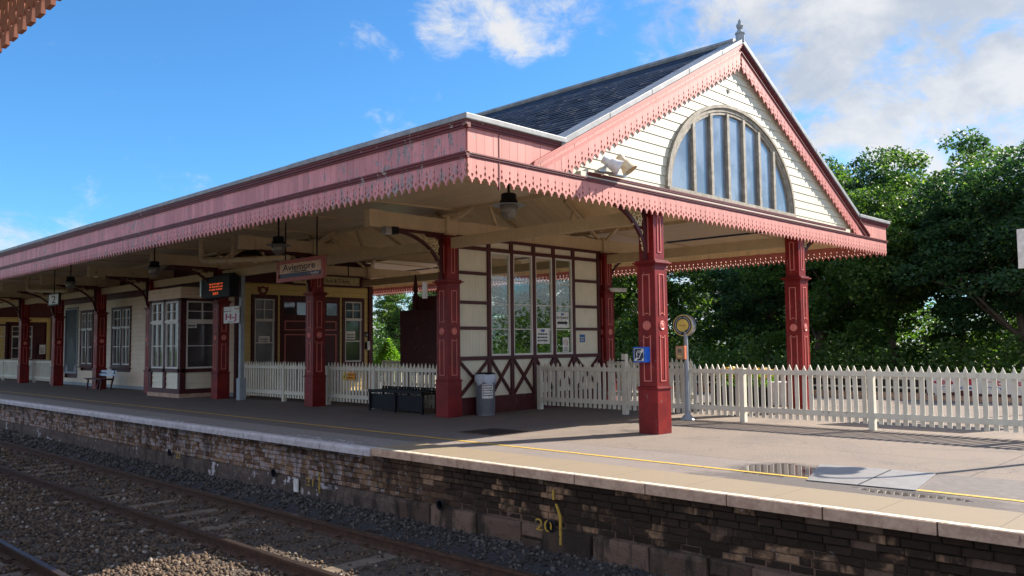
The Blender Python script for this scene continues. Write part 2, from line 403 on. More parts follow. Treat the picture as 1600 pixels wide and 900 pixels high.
def struct(name, mb, mat, **k):
    o = mb.build(name, mat, **k); o['kind'] = 'structure'; return o

def text(name, body, F, a, c, b, size, mat, parent, width=None, align='LEFT', ex=.0015, bold=0, shear=0, flat=False):
    cu = bpy.data.curves.new('lettering', 'FONT'); cu.body = body; cu.size = size; cu.extrude = ex; cu.align_x = align
    cu.resolution_u = 3; cu.offset = bold; cu.shear = shear
    tmp = bpy.data.objects.new('lettering', cu); COL.objects.link(tmp)
    dg = bpy.context.evaluated_depsgraph_get(); me = bpy.data.meshes.new_from_object(tmp.evaluated_get(dg))
    bpy.data.objects.remove(tmp)
    n = len(me.vertices); co = np.zeros(n * 3, 'f'); me.vertices.foreach_get('co', co); co = co.reshape(-1, 3)
    if width and n:
        w = co[:, 0].max() - co[:, 0].min(); co[:, 0] *= width / w
    o0 = Vector(parent['o']) if parent is not None else Vector((0, 0, 0))
    org = F(a, b, c) - o0; u = F.u; nn = F.n
    upv = Z3 if not flat else F.up
    out = np.array(org)[None] + co[:, 0:1] * np.array(u)[None] + co[:, 1:2] * np.array(upv)[None] + co[:, 2:3] * np.array(nn)[None]
    me.vertices.foreach_set('co', out.astype('f').ravel()); me.update()
    me.materials.clear(); me.materials.append(mat)
    o = bpy.data.objects.new(name, me); COL.objects.link(o)
    if parent is not None: o.parent = parent; o['o'] = tuple(o0)
    return o
def scribble(mb, F, a0, a1, c0, c1, rows, b, seed=1, h=.45):
    r = random.Random(seed); dz = (c1 - c0) / rows
    for k in range(rows):
        zc = c1 - (k + .5) * dz; a = a0 + r.random() * (a1 - a0) * .08; end = a1 - r.random() * (a1 - a0) * .2
        while a < end:
            w = (a1 - a0) * (.06 + .14 * r.random()); mb.boxF(F, a, min(a + w, end), b, b + .0015, zc - dz * h / 2, zc + dz * h / 2); a += w + (a1 - a0) * .035
    return mb

# ------------------------------------------------------------------ camera
cam = bpy.data.cameras.new('camera'); co = bpy.data.objects.new('camera', cam); COL.objects.link(co)
cam.sensor_width = 36; cam.lens = 36 * 1305.6 / 1600; cam.clip_end = 3000; cam.clip_start = .05
r_ = Vector((0.71523642, 0.69879566, -0.01102249)); u_ = Vector((0.05473341, -0.04028405, 0.99768805)); f_ = Vector((-0.69673605, 0.71418613, 0.06706009))
co.matrix_world = Matrix(((r_.x, u_.x, -f_.x, 0), (r_.y, u_.y, -f_.y, 0), (r_.z, u_.z, -f_.z, 1.5), (0, 0, 0, 1)))
SC.camera = co
def raydir(u, v):
    return (f_ * 1305.6 + r_ * (u - 800) - u_ * (v - 450)).normalized()

# ------------------------------------------------------------------ light and sky
EL, AZ = R(33.5), math.atan2(.362, .932)
SV = Vector((math.sin(AZ) * math.cos(EL), math.cos(AZ) * math.cos(EL), math.sin(EL)))
sun = bpy.data.lights.new('sun', 'SUN'); sun.energy = 4.8; sun.angle = R(.5); sun.color = (1.0, .90, .77)
so = bpy.data.objects.new('sun', sun); COL.objects.link(so); so.rotation_euler = SV.to_track_quat('Z', 'Y').to_euler()
w = NT('World', True); SC.world = w.m
sky = w.n('ShaderNodeTexSky'); sky.sky_type = 'NISHITA'; sky.sun_disc = False; sky.sun_elevation = EL; sky.sun_rotation = AZ
sky.air_density = 1.0; sky.dust_density = .25; sky.ozone_density = 2.6
G = w.n('ShaderNodeTexCoord').outputs['Generated']
SKYS = .068
EXPO = 1.25
acc = None
blobs = [(1480, 60, 13, 1), (1340, 100, 9, .95), (1240, 50, 7, .85), (1590, 150, 9, .95), (1420, 180, 6, .8), (1530, 210, 7, .8), (1180, 10, 6, .6),
         (885, 2, 3.9, .8), (815, 38, 3.6, .74), (715, 0, 4.6, .66), (870, 50, 2.4, .6), (675, 40, 1.8, .55), (945, 47, 1.6, .6), (1040, 8, 4.5, .62), (1130, 0, 6, .7), (555, 65, 1.6, .35),
         (1330, 262, 1.7, .6), (1330, 300, 2.4, .8), (1300, 300, 2, .7), (1135, 425, 4, .95), (1060, 440, 5, .6), (850, 455, 4.5, .8), (780, 450, 4, .7), (40, 378, 3.0, .3), (690, 470, 4, .8), (1500, 330, 8, .8)]
for (u, v, rad, wt) in blobs:
    c = raydir(u, v)
    d = w.n('ShaderNodeVectorMath', operation='DOT_PRODUCT'); w.l(G, d.inputs[0]); d.inputs[1].default_value = c
    mr = w.ramp(d.outputs['Value'], math.cos(R(rad)), math.cos(R(rad * .15)))
    e = w.math('MULTIPLY', mr, wt); acc = e if acc is None else w.math('MAXIMUM', acc, e)
sz = w.n('ShaderNodeSeparateXYZ'); w.l(G, sz.inputs[0])
acc = w.math('MAXIMUM', acc, w.math('MULTIPLY', w.ramp(sz.outputs[2], .26, .02), .80))
fill_bank = w.n('ShaderNodeVectorMath', operation='DOT_PRODUCT'); w.l(G, fill_bank.inputs[0]); fill_bank.inputs[1].default_value = Vector((.15, -.93, .33)).normalized()  # unseen bright cloud bank, added behind the camera as fill light
fill_bank2 = w.n('ShaderNodeVectorMath', operation='DOT_PRODUCT'); w.l(G, fill_bank2.inputs[0]); fill_bank2.inputs[1].default_value = Vector((.93, -.32, .22)).normalized()  # second unseen bank, added for fill from the +X side
fill_m = w.math('MAXIMUM', w.ramp(fill_bank.outputs['Value'], .15, .62), w.ramp(fill_bank2.outputs['Value'], .35, .75))
acc = w.math('MAXIMUM', acc, w.math('MULTIPLY', fill_m, .85))
gm = w.mapping(G, (1, 1, 1.7))
fb = w.noise(gm, 9.0, 9, .62, .35); fb2 = w.noise(w.mapping(G, (1, 1, 1.3)), 5.5, 7, .6, .3); ws = w.noise(w.mapping(G, (1.0, 1.0, 1.5), (.2, .5, .3)), 24, 8, .72, 1.0)
dens = w.math('ADD', acc, w.math('MULTIPLY', w.math('SUBTRACT', w.math('ADD', fb, w.math('MULTIPLY', ws, .45)), .725), 2.1))
cov = w.ramp(dens, .22, 1.0)
k = 1 / SKYS / 2 ** EXPO
shade = w.ramp(w.math('SUBTRACT', w.math('ADD', fb2, w.math('MULTIPLY', fb, .5)), w.math('MULTIPLY', acc, .10)), .50, .78)
ccol = w.mix(shade, (.56 * k, .61 * k, .69 * k), (.88 * k, .88 * k, .88 * k))
ccol = w.mix(fill_m, ccol, w.mix(shade, (.53 * k, .61 * k, .77 * k), (.98 * k, 1.08 * k, 1.26 * k)))
base = w.mix(1.0, sky.outputs[0], (.50, .97, 1.33, 1), 'MULTIPLY')
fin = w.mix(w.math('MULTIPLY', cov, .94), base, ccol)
bg = w.n('ShaderNodeBackground'); bg.inputs[1].default_value = SKYS; w.l(fin, bg.inputs[0])
wo = w.n('ShaderNodeOutputWorld'); w.l(bg.outputs[0], wo.inputs[0])
vs = SC.view_settings; vs.view_transform = 'Standard'; vs.look = 'None'; vs.exposure = EXPO; SC.cycles.diffuse_bounces = 8; SC.cycles.max_bounces = 12; vs.gamma = 1; vs.use_curve_mapping = False

# ------------------------------------------------------------------ ground
YE = 7.35
def sheet(x0, x1, y0, y1, z, nx=1, ny=1):
    mb = MB(); vs = [(x0 + (x1 - x0) * i / nx, y0 + (y1 - y0) * j / ny, z) for i in range(nx + 1) for j in range(ny + 1)]
    return mb.add(vs, [(i * (ny + 1) + j, (i + 1) * (ny + 1) + j, (i + 1) * (ny + 1) + j + 1, i * (ny + 1) + j + 1) for i in range(nx) for j in range(ny)])
struct('ground', sheet(-900, 900, -900, 900, -1.6), M['grass'])
struct('verge', sheet(-400, 400, 31, 800, -.02), M['grass'])
struct('forecourt', sheet(-120, 90, 24.0, 34, -.008), M['forecourt'])
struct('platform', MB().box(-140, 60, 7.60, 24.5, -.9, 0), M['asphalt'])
# trackbed with a shoulder rising to the wall
tb = MB(); prof = [(1.2, -1.12), (3.3, -1.13), (4.3, -1.10), (5.2, -1.13), (6.9, -1.12), (7.2, -1.0), (7.46, -.9)]
for i in range(len(prof) - 1):
    (y0, z0), (y1, z1) = prof[i], prof[i + 1]; tb.add([(-140, y0, z0), (60, y0, z0), (60, y1, z1), (-140, y1, z1)], [(0, 1, 2, 3)])
struct('trackbed', tb, M['trackbed'])
def tz(y):
    for (y0, z0), (y1, z1) in zip(prof, prof[1:]):
        if y <= y1: return z0 + (z1 - z0) * (y - y0) / (y1 - y0)
    return prof[-1][1]
# near platform under the camera
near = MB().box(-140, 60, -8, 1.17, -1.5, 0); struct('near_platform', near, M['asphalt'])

# concrete strip behind the coping, painted lines
struct('concrete_strip', sheet(-140, 60, YE + .12, 8.22, .016, 60, 1), M['concrete'])
struct('yellow_line', sheet(-140, 60, 8.83, 8.905, .005), M['lineyellow'])
struct('white_edge_line', sheet(-10.05, 60, YE + .015, YE + .115, .0155), M['linewhite'])
# stencilled warning words on the strip
Fg = Fr((0, 0, 0), (-1, 0, 0), (0, 0, 1)); Fg.up = Vector((0, -1, 0))
for xx in (-10.7, -16.6, -25.5):
    o = text('painted_words', 'MIND THE GAP', Fg, -xx, 0, .0185, .30, M['stencil'], None, 1.9, flat=True, ex=.0003)
    o.location = (0, 7.66, 0); tag(o, kind='structure')
# platform wall: thing with brick courses, stone base, render and coping stones
pw = thing('platform_wall', 'weathered brick and stone platform wall under the coping facing the rails', 'wall', (0, 7.5, -1))
bm_ = MB(); rr = random.Random(3)
def rough_block(mb, x0, x1, y0, y1, z0, z1, j):
    """block with a hand worked face: jittered corners and a bulged centre"""
    g = lambda: rr.uniform(-j, j)
    o = [(x0 + abs(g()), y0 + .012, z0 + abs(g())), (x1 - abs(g()), y0 + .012, z0 + abs(g())), (x1 - abs(g()), y0 + .012, z1 - abs(g())), (x0 + abs(g()), y0 + .012, z1 - abs(g()))]
    cx, cz = (x0 + x1) / 2, (z0 + z1) / 2
    inn = [(p[0] + (cx - p[0]) * .16, y0 + g(), p[2] + (cz - p[2]) * .25) for p in o]
    back = [(p[0], y1, p[2]) for p in o]
    mb.add(o + inn + back, [(4, 5, 6, 7), (0, 1, 5, 4), (1, 2, 6, 5), (2, 3, 7, 6), (3, 0, 4, 7), (8, 9, 1, 0), (9, 10, 2, 1), (10, 11, 3, 2), (11, 8, 0, 3)])
z = -.10
for row, h in enumerate((.074, .082, .07, .088, .076, .084, .07)):
    y_out = 7.43 + row * .005 + (.016 if row > 2 else 0)
    x = -44 + rr.random() * .2
    while x < 12:
        wl = rr.choice((.235, .235, .235, .24, .23, .115))
        if rr.random() > .03: rough_block(bm_, x, x + wl, y_out + rr.uniform(-.004, .006), y_out + .12, z - h, z - .001, .005)
        x += wl + .003
    z -= h
zb = z
bm_.build('brick_courses', M['brick'], pw)
mort = MB().box(-140, 30, 7.485, 7.65, -1.3, -.06); mort.build('mortar_backing', M['stone'], pw)
st = MB(); x = -9.6
while x < 12:
    wl = rr.uniform(.3, .95); sp = rr.random()
    if sp < .3:
        m2 = zb - .17; rough_block(st, x, x + wl - .01, 7.42, 7.6, m2, zb - .004, .012); rough_block(st, x, x + wl - .01, 7.41, 7.6, zb - .38, m2 - .008, .014)
    else: rough_block(st, x, x + wl - .012, 7.405 + rr.uniform(-.015, .015), 7.6, zb - .38, zb - .004, .016)
    x += wl
x = -9.6
while x < 12:
    wl = rr.uniform(.4, .9); rough_block(st, x, x + wl - .015, 7.39 + rr.uniform(-.02, .02), 7.6, -1.2, zb - .39, .02); x += wl
sto = st.build('stone_block', M['stone'], pw)
rd = MB(); nx, nz = 260, 6
vs = []; 
for i in range(nx + 1):
    for j in range(nz + 1):
        xx = -50 + (41.0) * i / nx; zz = zb - .005 + (-1.15 - zb) * j / nz
        vs.append((xx, 7.432 + .012 * math.sin(xx * 2.1 + j) * rr.random() + (.01 if j == 0 else 0), zz))
rd.add(vs, [(i * (nz + 1) + j, (i + 1) * (nz + 1) + j, (i + 1) * (nz + 1) + j + 1, i * (nz + 1) + j + 1) for i in range(nx) for j in range(nz)])
rd.build('render_coat', M['render'], pw)
# coping stones
joints = [-60, -55, -50, -46, -42, -38, -34, -31, -28.6, -26.2, -23.8, -21, -18.34, -16.22, -13.8, -11.38, -10.07]
for a, b in zip(joints, joints[1:]):
    c = MB(); n = 6; pr = []
    for k in range(n + 1):
        t_ = k / n * math.pi / 2; pr.append((YE - .03 + .05 - .05 * math.sin(t_) , .012 - .05 + .05 * math.cos(t_)))
    pr = [(YE + .29, .012)] + pr + [(YE - .03, -.105), (YE + .12, -.115), (YE + .29, -.115)]
    va = [(a + .008, y, z) for y, z in pr]; vb = [(b - .008, y, z) for y, z in pr]; m_ = len(pr)
    c.add(va + vb, [tuple(range(m_)), tuple(range(m_, 2 * m_))[::-1]] + [(i, m_ + i, m_ + (i + 1) % m_, (i + 1) % m_) for i in range(m_)])
    o = c.build('coping_stone', M['copwhite'], pw)
    if abs(b + 10.07) < .01: pass
pw_lab = 'pale grey painted coping stone'
joints = [-10.07, -9.14, -8.2, -7.17, -6.22, -5.25, -4.29, -3.33, -2.37, -1.4, -.4, .6, 1.6, 2.6]
for k, (a, b) in enumerate(zip(joints, joints[1:])):
    c = MB().box(a + .007, b - .007, YE + rr.uniform(-.004, .004), YE + .30, -.095, .012)
    c.build('coping_slab', M['copstone'], pw, bevel=.006)
# yellow painted numerals on the wall
Fw = FY(7.41)
text('painted_number', '20', Fw, -6.88, -.70, .012, .20, M['wallyellow'], pw, .26)
ymk = MB(); ymk.boxF(Fw, -6.50, -6.465, 0, .014, -.82, -.50); ymk.prism([(-6.56, -.36), (-6.53, -.36), (-6.465, -.50), (-6.50, -.50)], Fw, 0, .014)
ymk.boxF(Fw, -6.60, -6.575, 0, .01, -.32, -.2); ymk.build('painted_mark', M['wallyellow'], pw)
text('painted_number', '21', Fw, -11.9, -.72, .016, .18, M['wallyellow'], pw, .22)
MB().boxF(Fw, -11.52, -11.49, 0, .016, -.80, -.48).build('painted_mark', M['wallyellow'], pw)
text('painted_number', '22', Fw, -16.7, -.70, .016, .18, M['wallyellow'], pw, .22)
MB().boxF(Fw, -12.25, -12.13, .0, .02, -.86, -.66).build('datum_plate', M['signwhite'], pw)
for xx in (-6.62, -12.9, -17.0, -8.6):
    MB().lathe([(.06, 0), (.075, .02), (.05, .025), (.045, .0)], (xx, 7.41, -.62), 12, (Vector((1, 0, 0)), Z3, Vector((0, -1, 0)))).build('drain_spout', M['black'], pw)

# ------------------------------------------------------------------ railway tracks
def rail_profile(): return [(-.07, 0), (.07, 0), (.07, .014), (.012, .03), (.012, .11), (.036, .12), (.036, .155), (-.036, .155), (-.036, .12), (-.012, .11), (-.012, .03), (-.07, .014)]
ZR = -1.125
def track(y0, label):
    t = thing('railway_track', label, 'railway track', (0, y0 + .717, ZR), 'railway tracks between the platforms')
    for s in (0, 1.435):
        pr = rail_profile(); n = len(pr); c = MB()
        va = [(-140, y0 + s + a, ZR + b) for a, b in pr]; vb = [(60, y0 + s + a, ZR + b) for a, b in pr]
        c.add(va + vb, [tuple(range(n)), tuple(range(n, 2 * n))[::-1]] + [(i, (i + 1) % n, n + (i + 1) % n, n + i) for i in range(n)])
        ro = c.build('rail', M['rust'], t)
        MB().add([(-140, y0 + s - .03, ZR + .1562), (60, y0 + s - .03, ZR + .1562), (60, y0 + s + .03, ZR + .1562), (-140, y0 + s + .03, ZR + .1562)], [(0, 1, 2, 3)]).build('running_surface', M['railtop'], ro)
    x = -4.0; first = None
    for k in range(62):
        if first is None:
            sl = MB().box(x - .13, x + .13, y0 - .55, y0 + 1.435 + .55, ZR - .15, ZR + .001).build('sleeper', M['sleeper'], t, bevel=.012)
            cls = []
            for s in (0, 1.435):
                cl = MB()
                cl.box(x - .09, x + .09, y0 + s - .12, y0 + s + .12, ZR + .004, ZR + .020)
                for q in (-1, 1):
                    cl.box(x - .07, x + .07, y0 + s + q * .085 - .025, y0 + s + q * .085 + .025, ZR + .010, ZR + .032)
                    cl.tube([(x + .05 * math.cos(a), y0 + s + q * (.06 + .045 * math.sin(a)), ZR + .04 + .012 * math.cos(a)) for a in [i * math.pi / 4 for i in range(7)]], .011, 6)
                cls.append(cl.build('rail_clip', M['rust'], sl))
            first = (sl, cls)
        else:
            s2 = first[0].copy(); COL.objects.link(s2); s2.location = (-(k * .65), rr.uniform(-.03, .03), rr.uniform(-.008, .004))
            for c0 in first[1]: c2 = c0.copy(); COL.objects.link(c2); c2.parent = s2
        x -= .65
    return t
track(5.25, 'rusty railway track running beside the far platform wall')
track(1.80, 'railway track nearest the viewer with a shiny rail at the bottom left corner')

# ballast stones
def ballast():
    ph = (1 + 5 ** .5) / 2
    iv = np.array([(-1, ph, 0), (1, ph, 0), (-1, -ph, 0), (1, -ph, 0), (0, -1, ph), (0, 1, ph), (0, -1, -ph), (0, 1, -ph), (ph, 0, -1), (ph, 0, 1), (-ph, 0, -1), (-ph, 0, 1)], float) / 1.9
    fi = np.array([(0, 11, 5), (0, 5, 1), (0, 1, 7), (0, 7, 10), (0, 10, 11), (1, 5, 9), (5, 11, 4), (11, 10, 2), (10, 7, 6), (7, 1, 8), (3, 9, 4), (3, 4, 2), (3, 2, 6), (3, 6, 8), (3, 8, 9), (4, 9, 5), (2, 4, 11), (6, 2, 10), (8, 6, 7), (9, 8, 1)])
    P = []
    for (x0, x1, sp) in ((-15, -3.6, .048), (-24, -15, .066), (-34, -24, .10)):
        gx = np.arange(x0, x1, sp); gy = np.arange(2.3, 7.44, sp)
        A, B = np.meshgrid(gx, gy); A = A.ravel() + rng.uniform(-sp * .5, sp * .5, A.size); B = B.ravel() + rng.uniform(-sp * .5, sp * .5, B.size)
        keep = rng.random(A.size) < .80
        # clear of the rails, thin over the sleepers
        for ry in (1.8, 3.235, 5.25, 6.685): keep &= np.abs(B - ry) > .085
        ph_ = np.abs(((A + 4.0 + .325) % .65) - .325) < .165
        ins = ((B > 4.72) & (B < 7.2)) | ((B > 1.3) & (B < 3.75))
        keep &= ~(ph_ & ins & (rng.random(A.size) < (.86 if x0 > -16 else .75)))
        # dusty fines between the rails: fewer stones
        four = (B > 5.33) & (B < 6.6)
        keep &= ~(four & (rng.random(A.size) < .35))
        A = A[keep]; B = B[keep]
        P.append((A, B, np.full(A.size, sp)))
    A = np.concatenate([p[0] for p in P]); B = np.concatenate([p[1] for p in P]); S = np.concatenate([p[2] for p in P])
    n = A.size; zz = np.array([tz(b) for b in B]) + rng.uniform(-.012, .012, n)
    size = S * rng.uniform(.42, .85, n) * np.where((B > 5.33) & (B < 6.6), .8, 1)
    q = rng.normal(size=(n, 4)); q /= np.linalg.norm(q, axis=1, keepdims=True)
    wq, xq, yq, zq = q.T
    Rm = np.stack([np.stack([1 - 2 * (yq ** 2 + zq ** 2), 2 * (xq * yq - zq * wq), 2 * (xq * zq + yq * wq)], -1),
                   np.stack([2 * (xq * yq + zq * wq), 1 - 2 * (xq ** 2 + zq ** 2), 2 * (yq * zq - xq * wq)], -1),
                   np.stack([2 * (xq * zq - yq * wq), 2 * (yq * zq + xq * wq), 1 - 2 * (xq ** 2 + yq ** 2)], -1)], 1)
    V = iv[None] * (1 + rng.uniform(-.3, .25, (n, 12, 1))) * rng.uniform(.55, 1.1, (n, 1, 3)) * size[:, None, None]
    V = np.einsum('nij,nkj->nki', Rm, V) + np.stack([A, B, zz + size * .25], -1)[:, None]
    Fq = (fi[None] + (np.arange(n) * 12)[:, None, None]).reshape(-1)
    me = bpy.data.meshes.new('ballast'); me.vertices.add(n * 12); me.vertices.foreach_set('co', V.astype('f').ravel())
    me.loops.add(Fq.size); me.loops.foreach_set('vertex_index', Fq.astype('i')); me.polygons.add(n * 20)
    me.polygons.foreach_set('loop_start', np.arange(0, n * 60, 3, dtype='i')); me.polygons.foreach_set('loop_total', np.full(n * 20, 3, 'i'))
    me.update(calc_edges=True); me.materials.append(M['ballast'])
    o = bpy.data.objects.new('ballast', me); COL.objects.link(o); o['kind'] = 'stuff'
ballast()

# ------------------------------------------------------------------ columns
def make_column():
    t = local(thing('canopy_column', 'x', 'column', (0, 0, 0), 'red canopy columns'))
    P_ = MB().box(-.193, .193, -.193, .193, 0, .735); P_.build('plinth', M['red'], t, bevel=.006)
    L = MB().box(-.215, .215, -.215, .215, .737, .757); L.box(-.198, .198, -.198, .198, .757, .775); L.build('plinth_ledge', M['red'], t, bevel=.004)
    MB().box(-.176, .176, -.176, .176, .775, 2.78).build('shaft', M['red'], t, bevel=.006)
    C = MB(); C.box(-.19, .19, -.19, .19, 2.78, 2.80); C.box(-.237, .237, -.237, .237, 2.815, 2.84); C.box(-.21, .21, -.21, .21, 2.80, 2.815); C.box(-.20, .20, -.20, .20, 2.84, 2.87)
    C.build('cornice', M['red'], t, bevel=.005)
    MB().box(-.15, .15, -.15, .15, 2.87, 3.74).build('neck', M['red'], t, bevel=.005)
    MB().box(-.185, .185, -.185, .185, 3.74, 3.80).build('capital', M['maroon'], t, bevel=.006)
    for n, u in (((0, -1, 0), (1, 0, 0)), ((1, 0, 0), (0, 1, 0)), ((0, 1, 0), (-1, 0, 0)), ((-1, 0, 0), (0, -1, 0))):
        F = Fr((0, 0, 0), u, n); d = .1765
        def ring(poly_o, poly_i, depth):
            m = MB(); k = len(poly_o)
            m.add([F(a, depth, c) for a, c in poly_o] + [F(a, depth, c) for a, c in poly_i] + [F(a, depth + .011, c) for a, c in poly_o] + [F(a, depth + .011, c) for a, c in poly_i],
                  [(2 * k + i, 2 * k + (i + 1) % k, 3 * k + (i + 1) % k, 3 * k + i) for i in range(k)] +
                  [(i, (i + 1) % k, 2 * k + (i + 1) % k, 2 * k + i) for i in range(k)] + [(k + (i + 1) % k, k + i, 3 * k + i, 3 * k + (i + 1) % k) for i in range(k)])
            return m
        def shape(w, c0, c1, mode, ins):
            w -= ins; c0 += ins; c1 -= ins; pts = []
            if mode == 'notch_bottom':
                pts = [(-w, c1), (-w, c0)] + [(.0 + (w * .7) * math.cos(math.pi - a), c0 + .03 * math.sin(a)) for a in [i * math.pi / 6 for i in range(7)]] + [(w, c0), (w, c1)]
            elif mode == 'notch_top':
                pts = [(w, c0), (w, c1)] + [((w * .7) * math.cos(a), c1 - .03 * math.sin(a)) for a in [i * math.pi / 6 for i in range(7)]] + [(-w, c1), (-w, c0)]
            else:
                pts = [(w, c0)] + [(w * math.cos(a), c1 - w + w * math.sin(a)) for a in [i * math.pi / 8 for i in range(9)]] + [(-w, c0)]
            return pts
        for (w_, c0, c1, mode, dd) in ((.075, 1.95, 2.64, 'notch_bottom', d), (.075, .86, 1.62, 'notch_top', d), (.052, 3.0, 3.62, 'arch', .1505)):
            mo = ring(shape(w_, c0, c1, mode, 0), shape(w_, c0, c1, mode, .016), dd).build('panel_moulding', M['rose'], t)
        MB().lathe([(.078, 0), (.078, .012), (.066, .016), (.052, .008), (.04, .012), (.018, .018), (0, .018)], F(0, d, 1.785), 20, (F.u, Z3, F.n)).build('roundel', M['rose'], t, smooth=True)
    return t
def make_bracket(t, sy):
    """cantilever bracket towards sy (y), local to column"""
    F = Fr((0, 0, 0), (0, sy, 0), (1, 0, 0))       # a = outwards distance
    b = MB(); b.boxF(F, .15, 1.55, -.045, .045, 3.80, 3.85)
    b.boxF(F, .15, .20, -.03, .03, 2.87, 3.80)
    pts = []
    for i in range(17):
        a = i / 16 * math.pi / 2; pts.append((.20 + 1.22 * (1 - math.cos(a)) , 2.93 + .86 * math.sin(a)))
    # curve starts vertical at the neck and sweeps out to the tip
    for (p, q) in zip(pts, pts[1:]): b.bar(F(p[0], 0, p[1]), F(q[0], 0, q[1]), .06, .055, up=F.n)
    b.prism([(.18, 3.80), (.62, 3.80), (.60, 3.74), (.26, 3.74), (.24, 3.30), (.18, 3.05)], F, -.02, .02)
    bo = b.build('bracket', M['brown'], t)
    ro = MB(); cx, cz = .40, 3.56
    def torus(mb, cx, cz, r, th, n=20, a0=0, a1=2 * math.pi):
        m = [F(cx + r * math.cos(a0 + (a1 - a0) * i / n), 0, cz + r * math.sin(a0 + (a1 - a0) * i / n)) for i in range(n + 1)]
        mb.tube(m, th, 6)
    torus(ro, cx, cz, .125, .017); torus(ro, cx, cz, .055, .014)
    for k in range(8):
        a = k * math.pi / 4; ro.bar(F(cx + .05 * math.cos(a), 0, cz + .05 * math.sin(a)), F(cx + .165 * math.cos(a), 0, cz + .165 * math.sin(a)), .024, .024, up=F.n)
    ro.build('rosette', M['gold'], bo)
    sr = MB()
    for (x_, z_, r_2, a0, a1) in ((.64, 3.70, .055, 0, 5), (.76, 3.72, .04, 2, 7), (.86, 3.745, .028, 0, 5), (.295, 3.33, .045, 1, 6), (.275, 3.23, .038, 3, 8), (.26, 3.14, .03, 0, 5), (.25, 3.06, .02, 0, 5), (.57, 3.66, .03, 1, 6)):
        torus(sr, x_, z_, r_2, .011, 12, a0, a1)
        sr.bar(F(x_ - .01, 0, z_ - .03), F(x_ + .03, 0, z_ + .03), .02, .015, up=F.n)
    sr.build('scrollwork', M['gold'], bo)
XA = [-8.10, -13.28, -18.37, -23.43, -28.30, -33.03, -37.76, -42.30]
YA, YB = 11.68, 17.0
labA = ['glossy red column with the blue hearing loop box, under the gable front',
        'dark red column beside the grey litter bin and the glazed screen',
        'dark red column directly behind the hanging station name sign',
        'dark red column behind the letter sign H-J and the departure display',
        'dark red column at the left corner of the ticket office bay window',
        'dark red column behind the pale blue slatted bench',
        'dark red column carrying the platform number 2 sign',
        'dark red column next left of the number 2 sign, in deep shade']
colA = make_column(); make_bracket(colA, -1)
colA.location = (XA[0], YA, 0); colA['label'] = labA[0]
for x, lb in zip(XA[1:], labA[1:]): dup(colA, (x, YA, 0), 0, lb)
colB = dup(colA, (XA[0], YB, 0), math.pi, 'sunlit red column standing behind the picket fence at the right of the canopy')
dup(colB, (XA[1], YB, 0), math.pi, 'dark red column at the far right end of the glazed screen')

# ------------------------------------------------------------------ canopy
XC, XL = -7.87, -64.0
YC, YR, YM = 7.25, 21.55, 14.45
cn = thing('station_canopy', 'long station canopy with pink fascia, slate roof and arched gable window', 'canopy', (XC, YM, 0))
PER = .155
def valance(F, length, z0, z1, slope=0.0, thick=.022, b0=0.0, scoop=True, jit=0.0):
    """serrated boards. local a from 0..length, tips at z0, top at z1; slope shifts z along a"""
    mb = MB(); n = int(round(length / PER)); p = length / n; s = p / .16
    H = z1 - z0
    half = [(0, H), (0, .248), (.010, .228), (.015, .212), (.004, .194), (.003, .166), (.016, .152), (.020, .136), (.014, .120), (.004, .110), (.003, .080),
            (.020, .079), (.032, .074), (.040, .062), (.043, .052), (.047, .047), (.056, .046), (.062, .039), (.067, .028), (.069, .014), (.074, .003), (.08, 0),
            (.08, .068), (.070, .084), (.061, .106), (.062, .120), (.071, .126), (.08, .118), (.08, H)]
    for i in range(n):
        a0 = i * p; db = b0 + rr.uniform(-jit, jit)
        for side in (0, 1):
            poly = []
            for (x, z) in half:
                a = a0 + x * s if side == 0 else a0 + p - x * s
                zz = z0 + z + slope * a
                poly.append((a, zz))
            # 1 mm joint groove between boards
            poly = [((a + .0012 if side == 0 else a - .0012) if abs((a - a0) if side == 0 else (a0 + p - a)) < 1e-6 else a, z) for a, z in poly]
            if side == 1: poly = poly[::-1]
            mb.prism(poly, F, db, db + thick)
    return mb
def boards(F, length, z0, z1, slope=0.0, thick=.022, b0=0.0, per=PER, jit=.0015, skip=None):
    mb = MB(); n = int(round(length / per)); p = length / n
    for i in range(n):
        a, b = i * p + .0022, (i + 1) * p - .0022; d = b0 + rr.uniform(-jit, jit)
        za0, zb0 = (z0(a), z0(b)) if callable(z0) else (z0 + slope * a, z0 + slope * b)
        za1, zb1 = (z1(a), z1(b)) if callable(z1) else (z1 + slope * a, z1 + slope * b)
        if min(za1 - za0, zb1 - zb0) < .003: continue
        mb.prism([(a, za0), (b, zb0), (b, zb1), (a, za1)], F, d, d + thick)
    return mb
def moulding(mb, F, a0, a1, z0, z1, b, slope=0.0, extra=.0):
    """stepped moulding, slope along a"""
    for (k0, k1, bb) in ((0, .34, b * .55), (.34, .72, b * .8), (.72, 1, b)):
        c0, c1 = z0 + (z1 - z0) * k0, z0 + (z1 - z0) * k1
        mb.prism([(a0, c0 + slope * a0), (a1, c0 + slope * a1), (a1, c1 + slope * a1), (a0, c1 + slope * a0)], F, -.005, bb)
ZT, ZM, ZV = 3.60, 3.93, 4.32
Fs = Fr((XC, YC, 0), (-1, 0, 0), (0, -1, 0)); Ls = XC - XL         # track side, a runs away
Ff = Fr((XC, YC, 0), (0, 1, 0), (1, 0, 0)); Lf = YR - YC           # gable front
Fb = Fr((XC, YR, 0), (-1, 0, 0), (0, 1, 0))                         # far side
valance(Fs, Ls, ZT, ZM + .01, jit=.001).build('side_valance', M['pinkworn'], cn)
valance(Ff, Lf, ZT, ZM + .01, jit=.001).build('front_valance', M['pink'], cn)
valance(Fb, Ls, ZT, ZM + .01, jit=.001).build('far_valance', M['pinktrim'], cn)
boards(Fs, Ls, ZM, ZV).build('side_fascia', M['pinkworn'], cn)
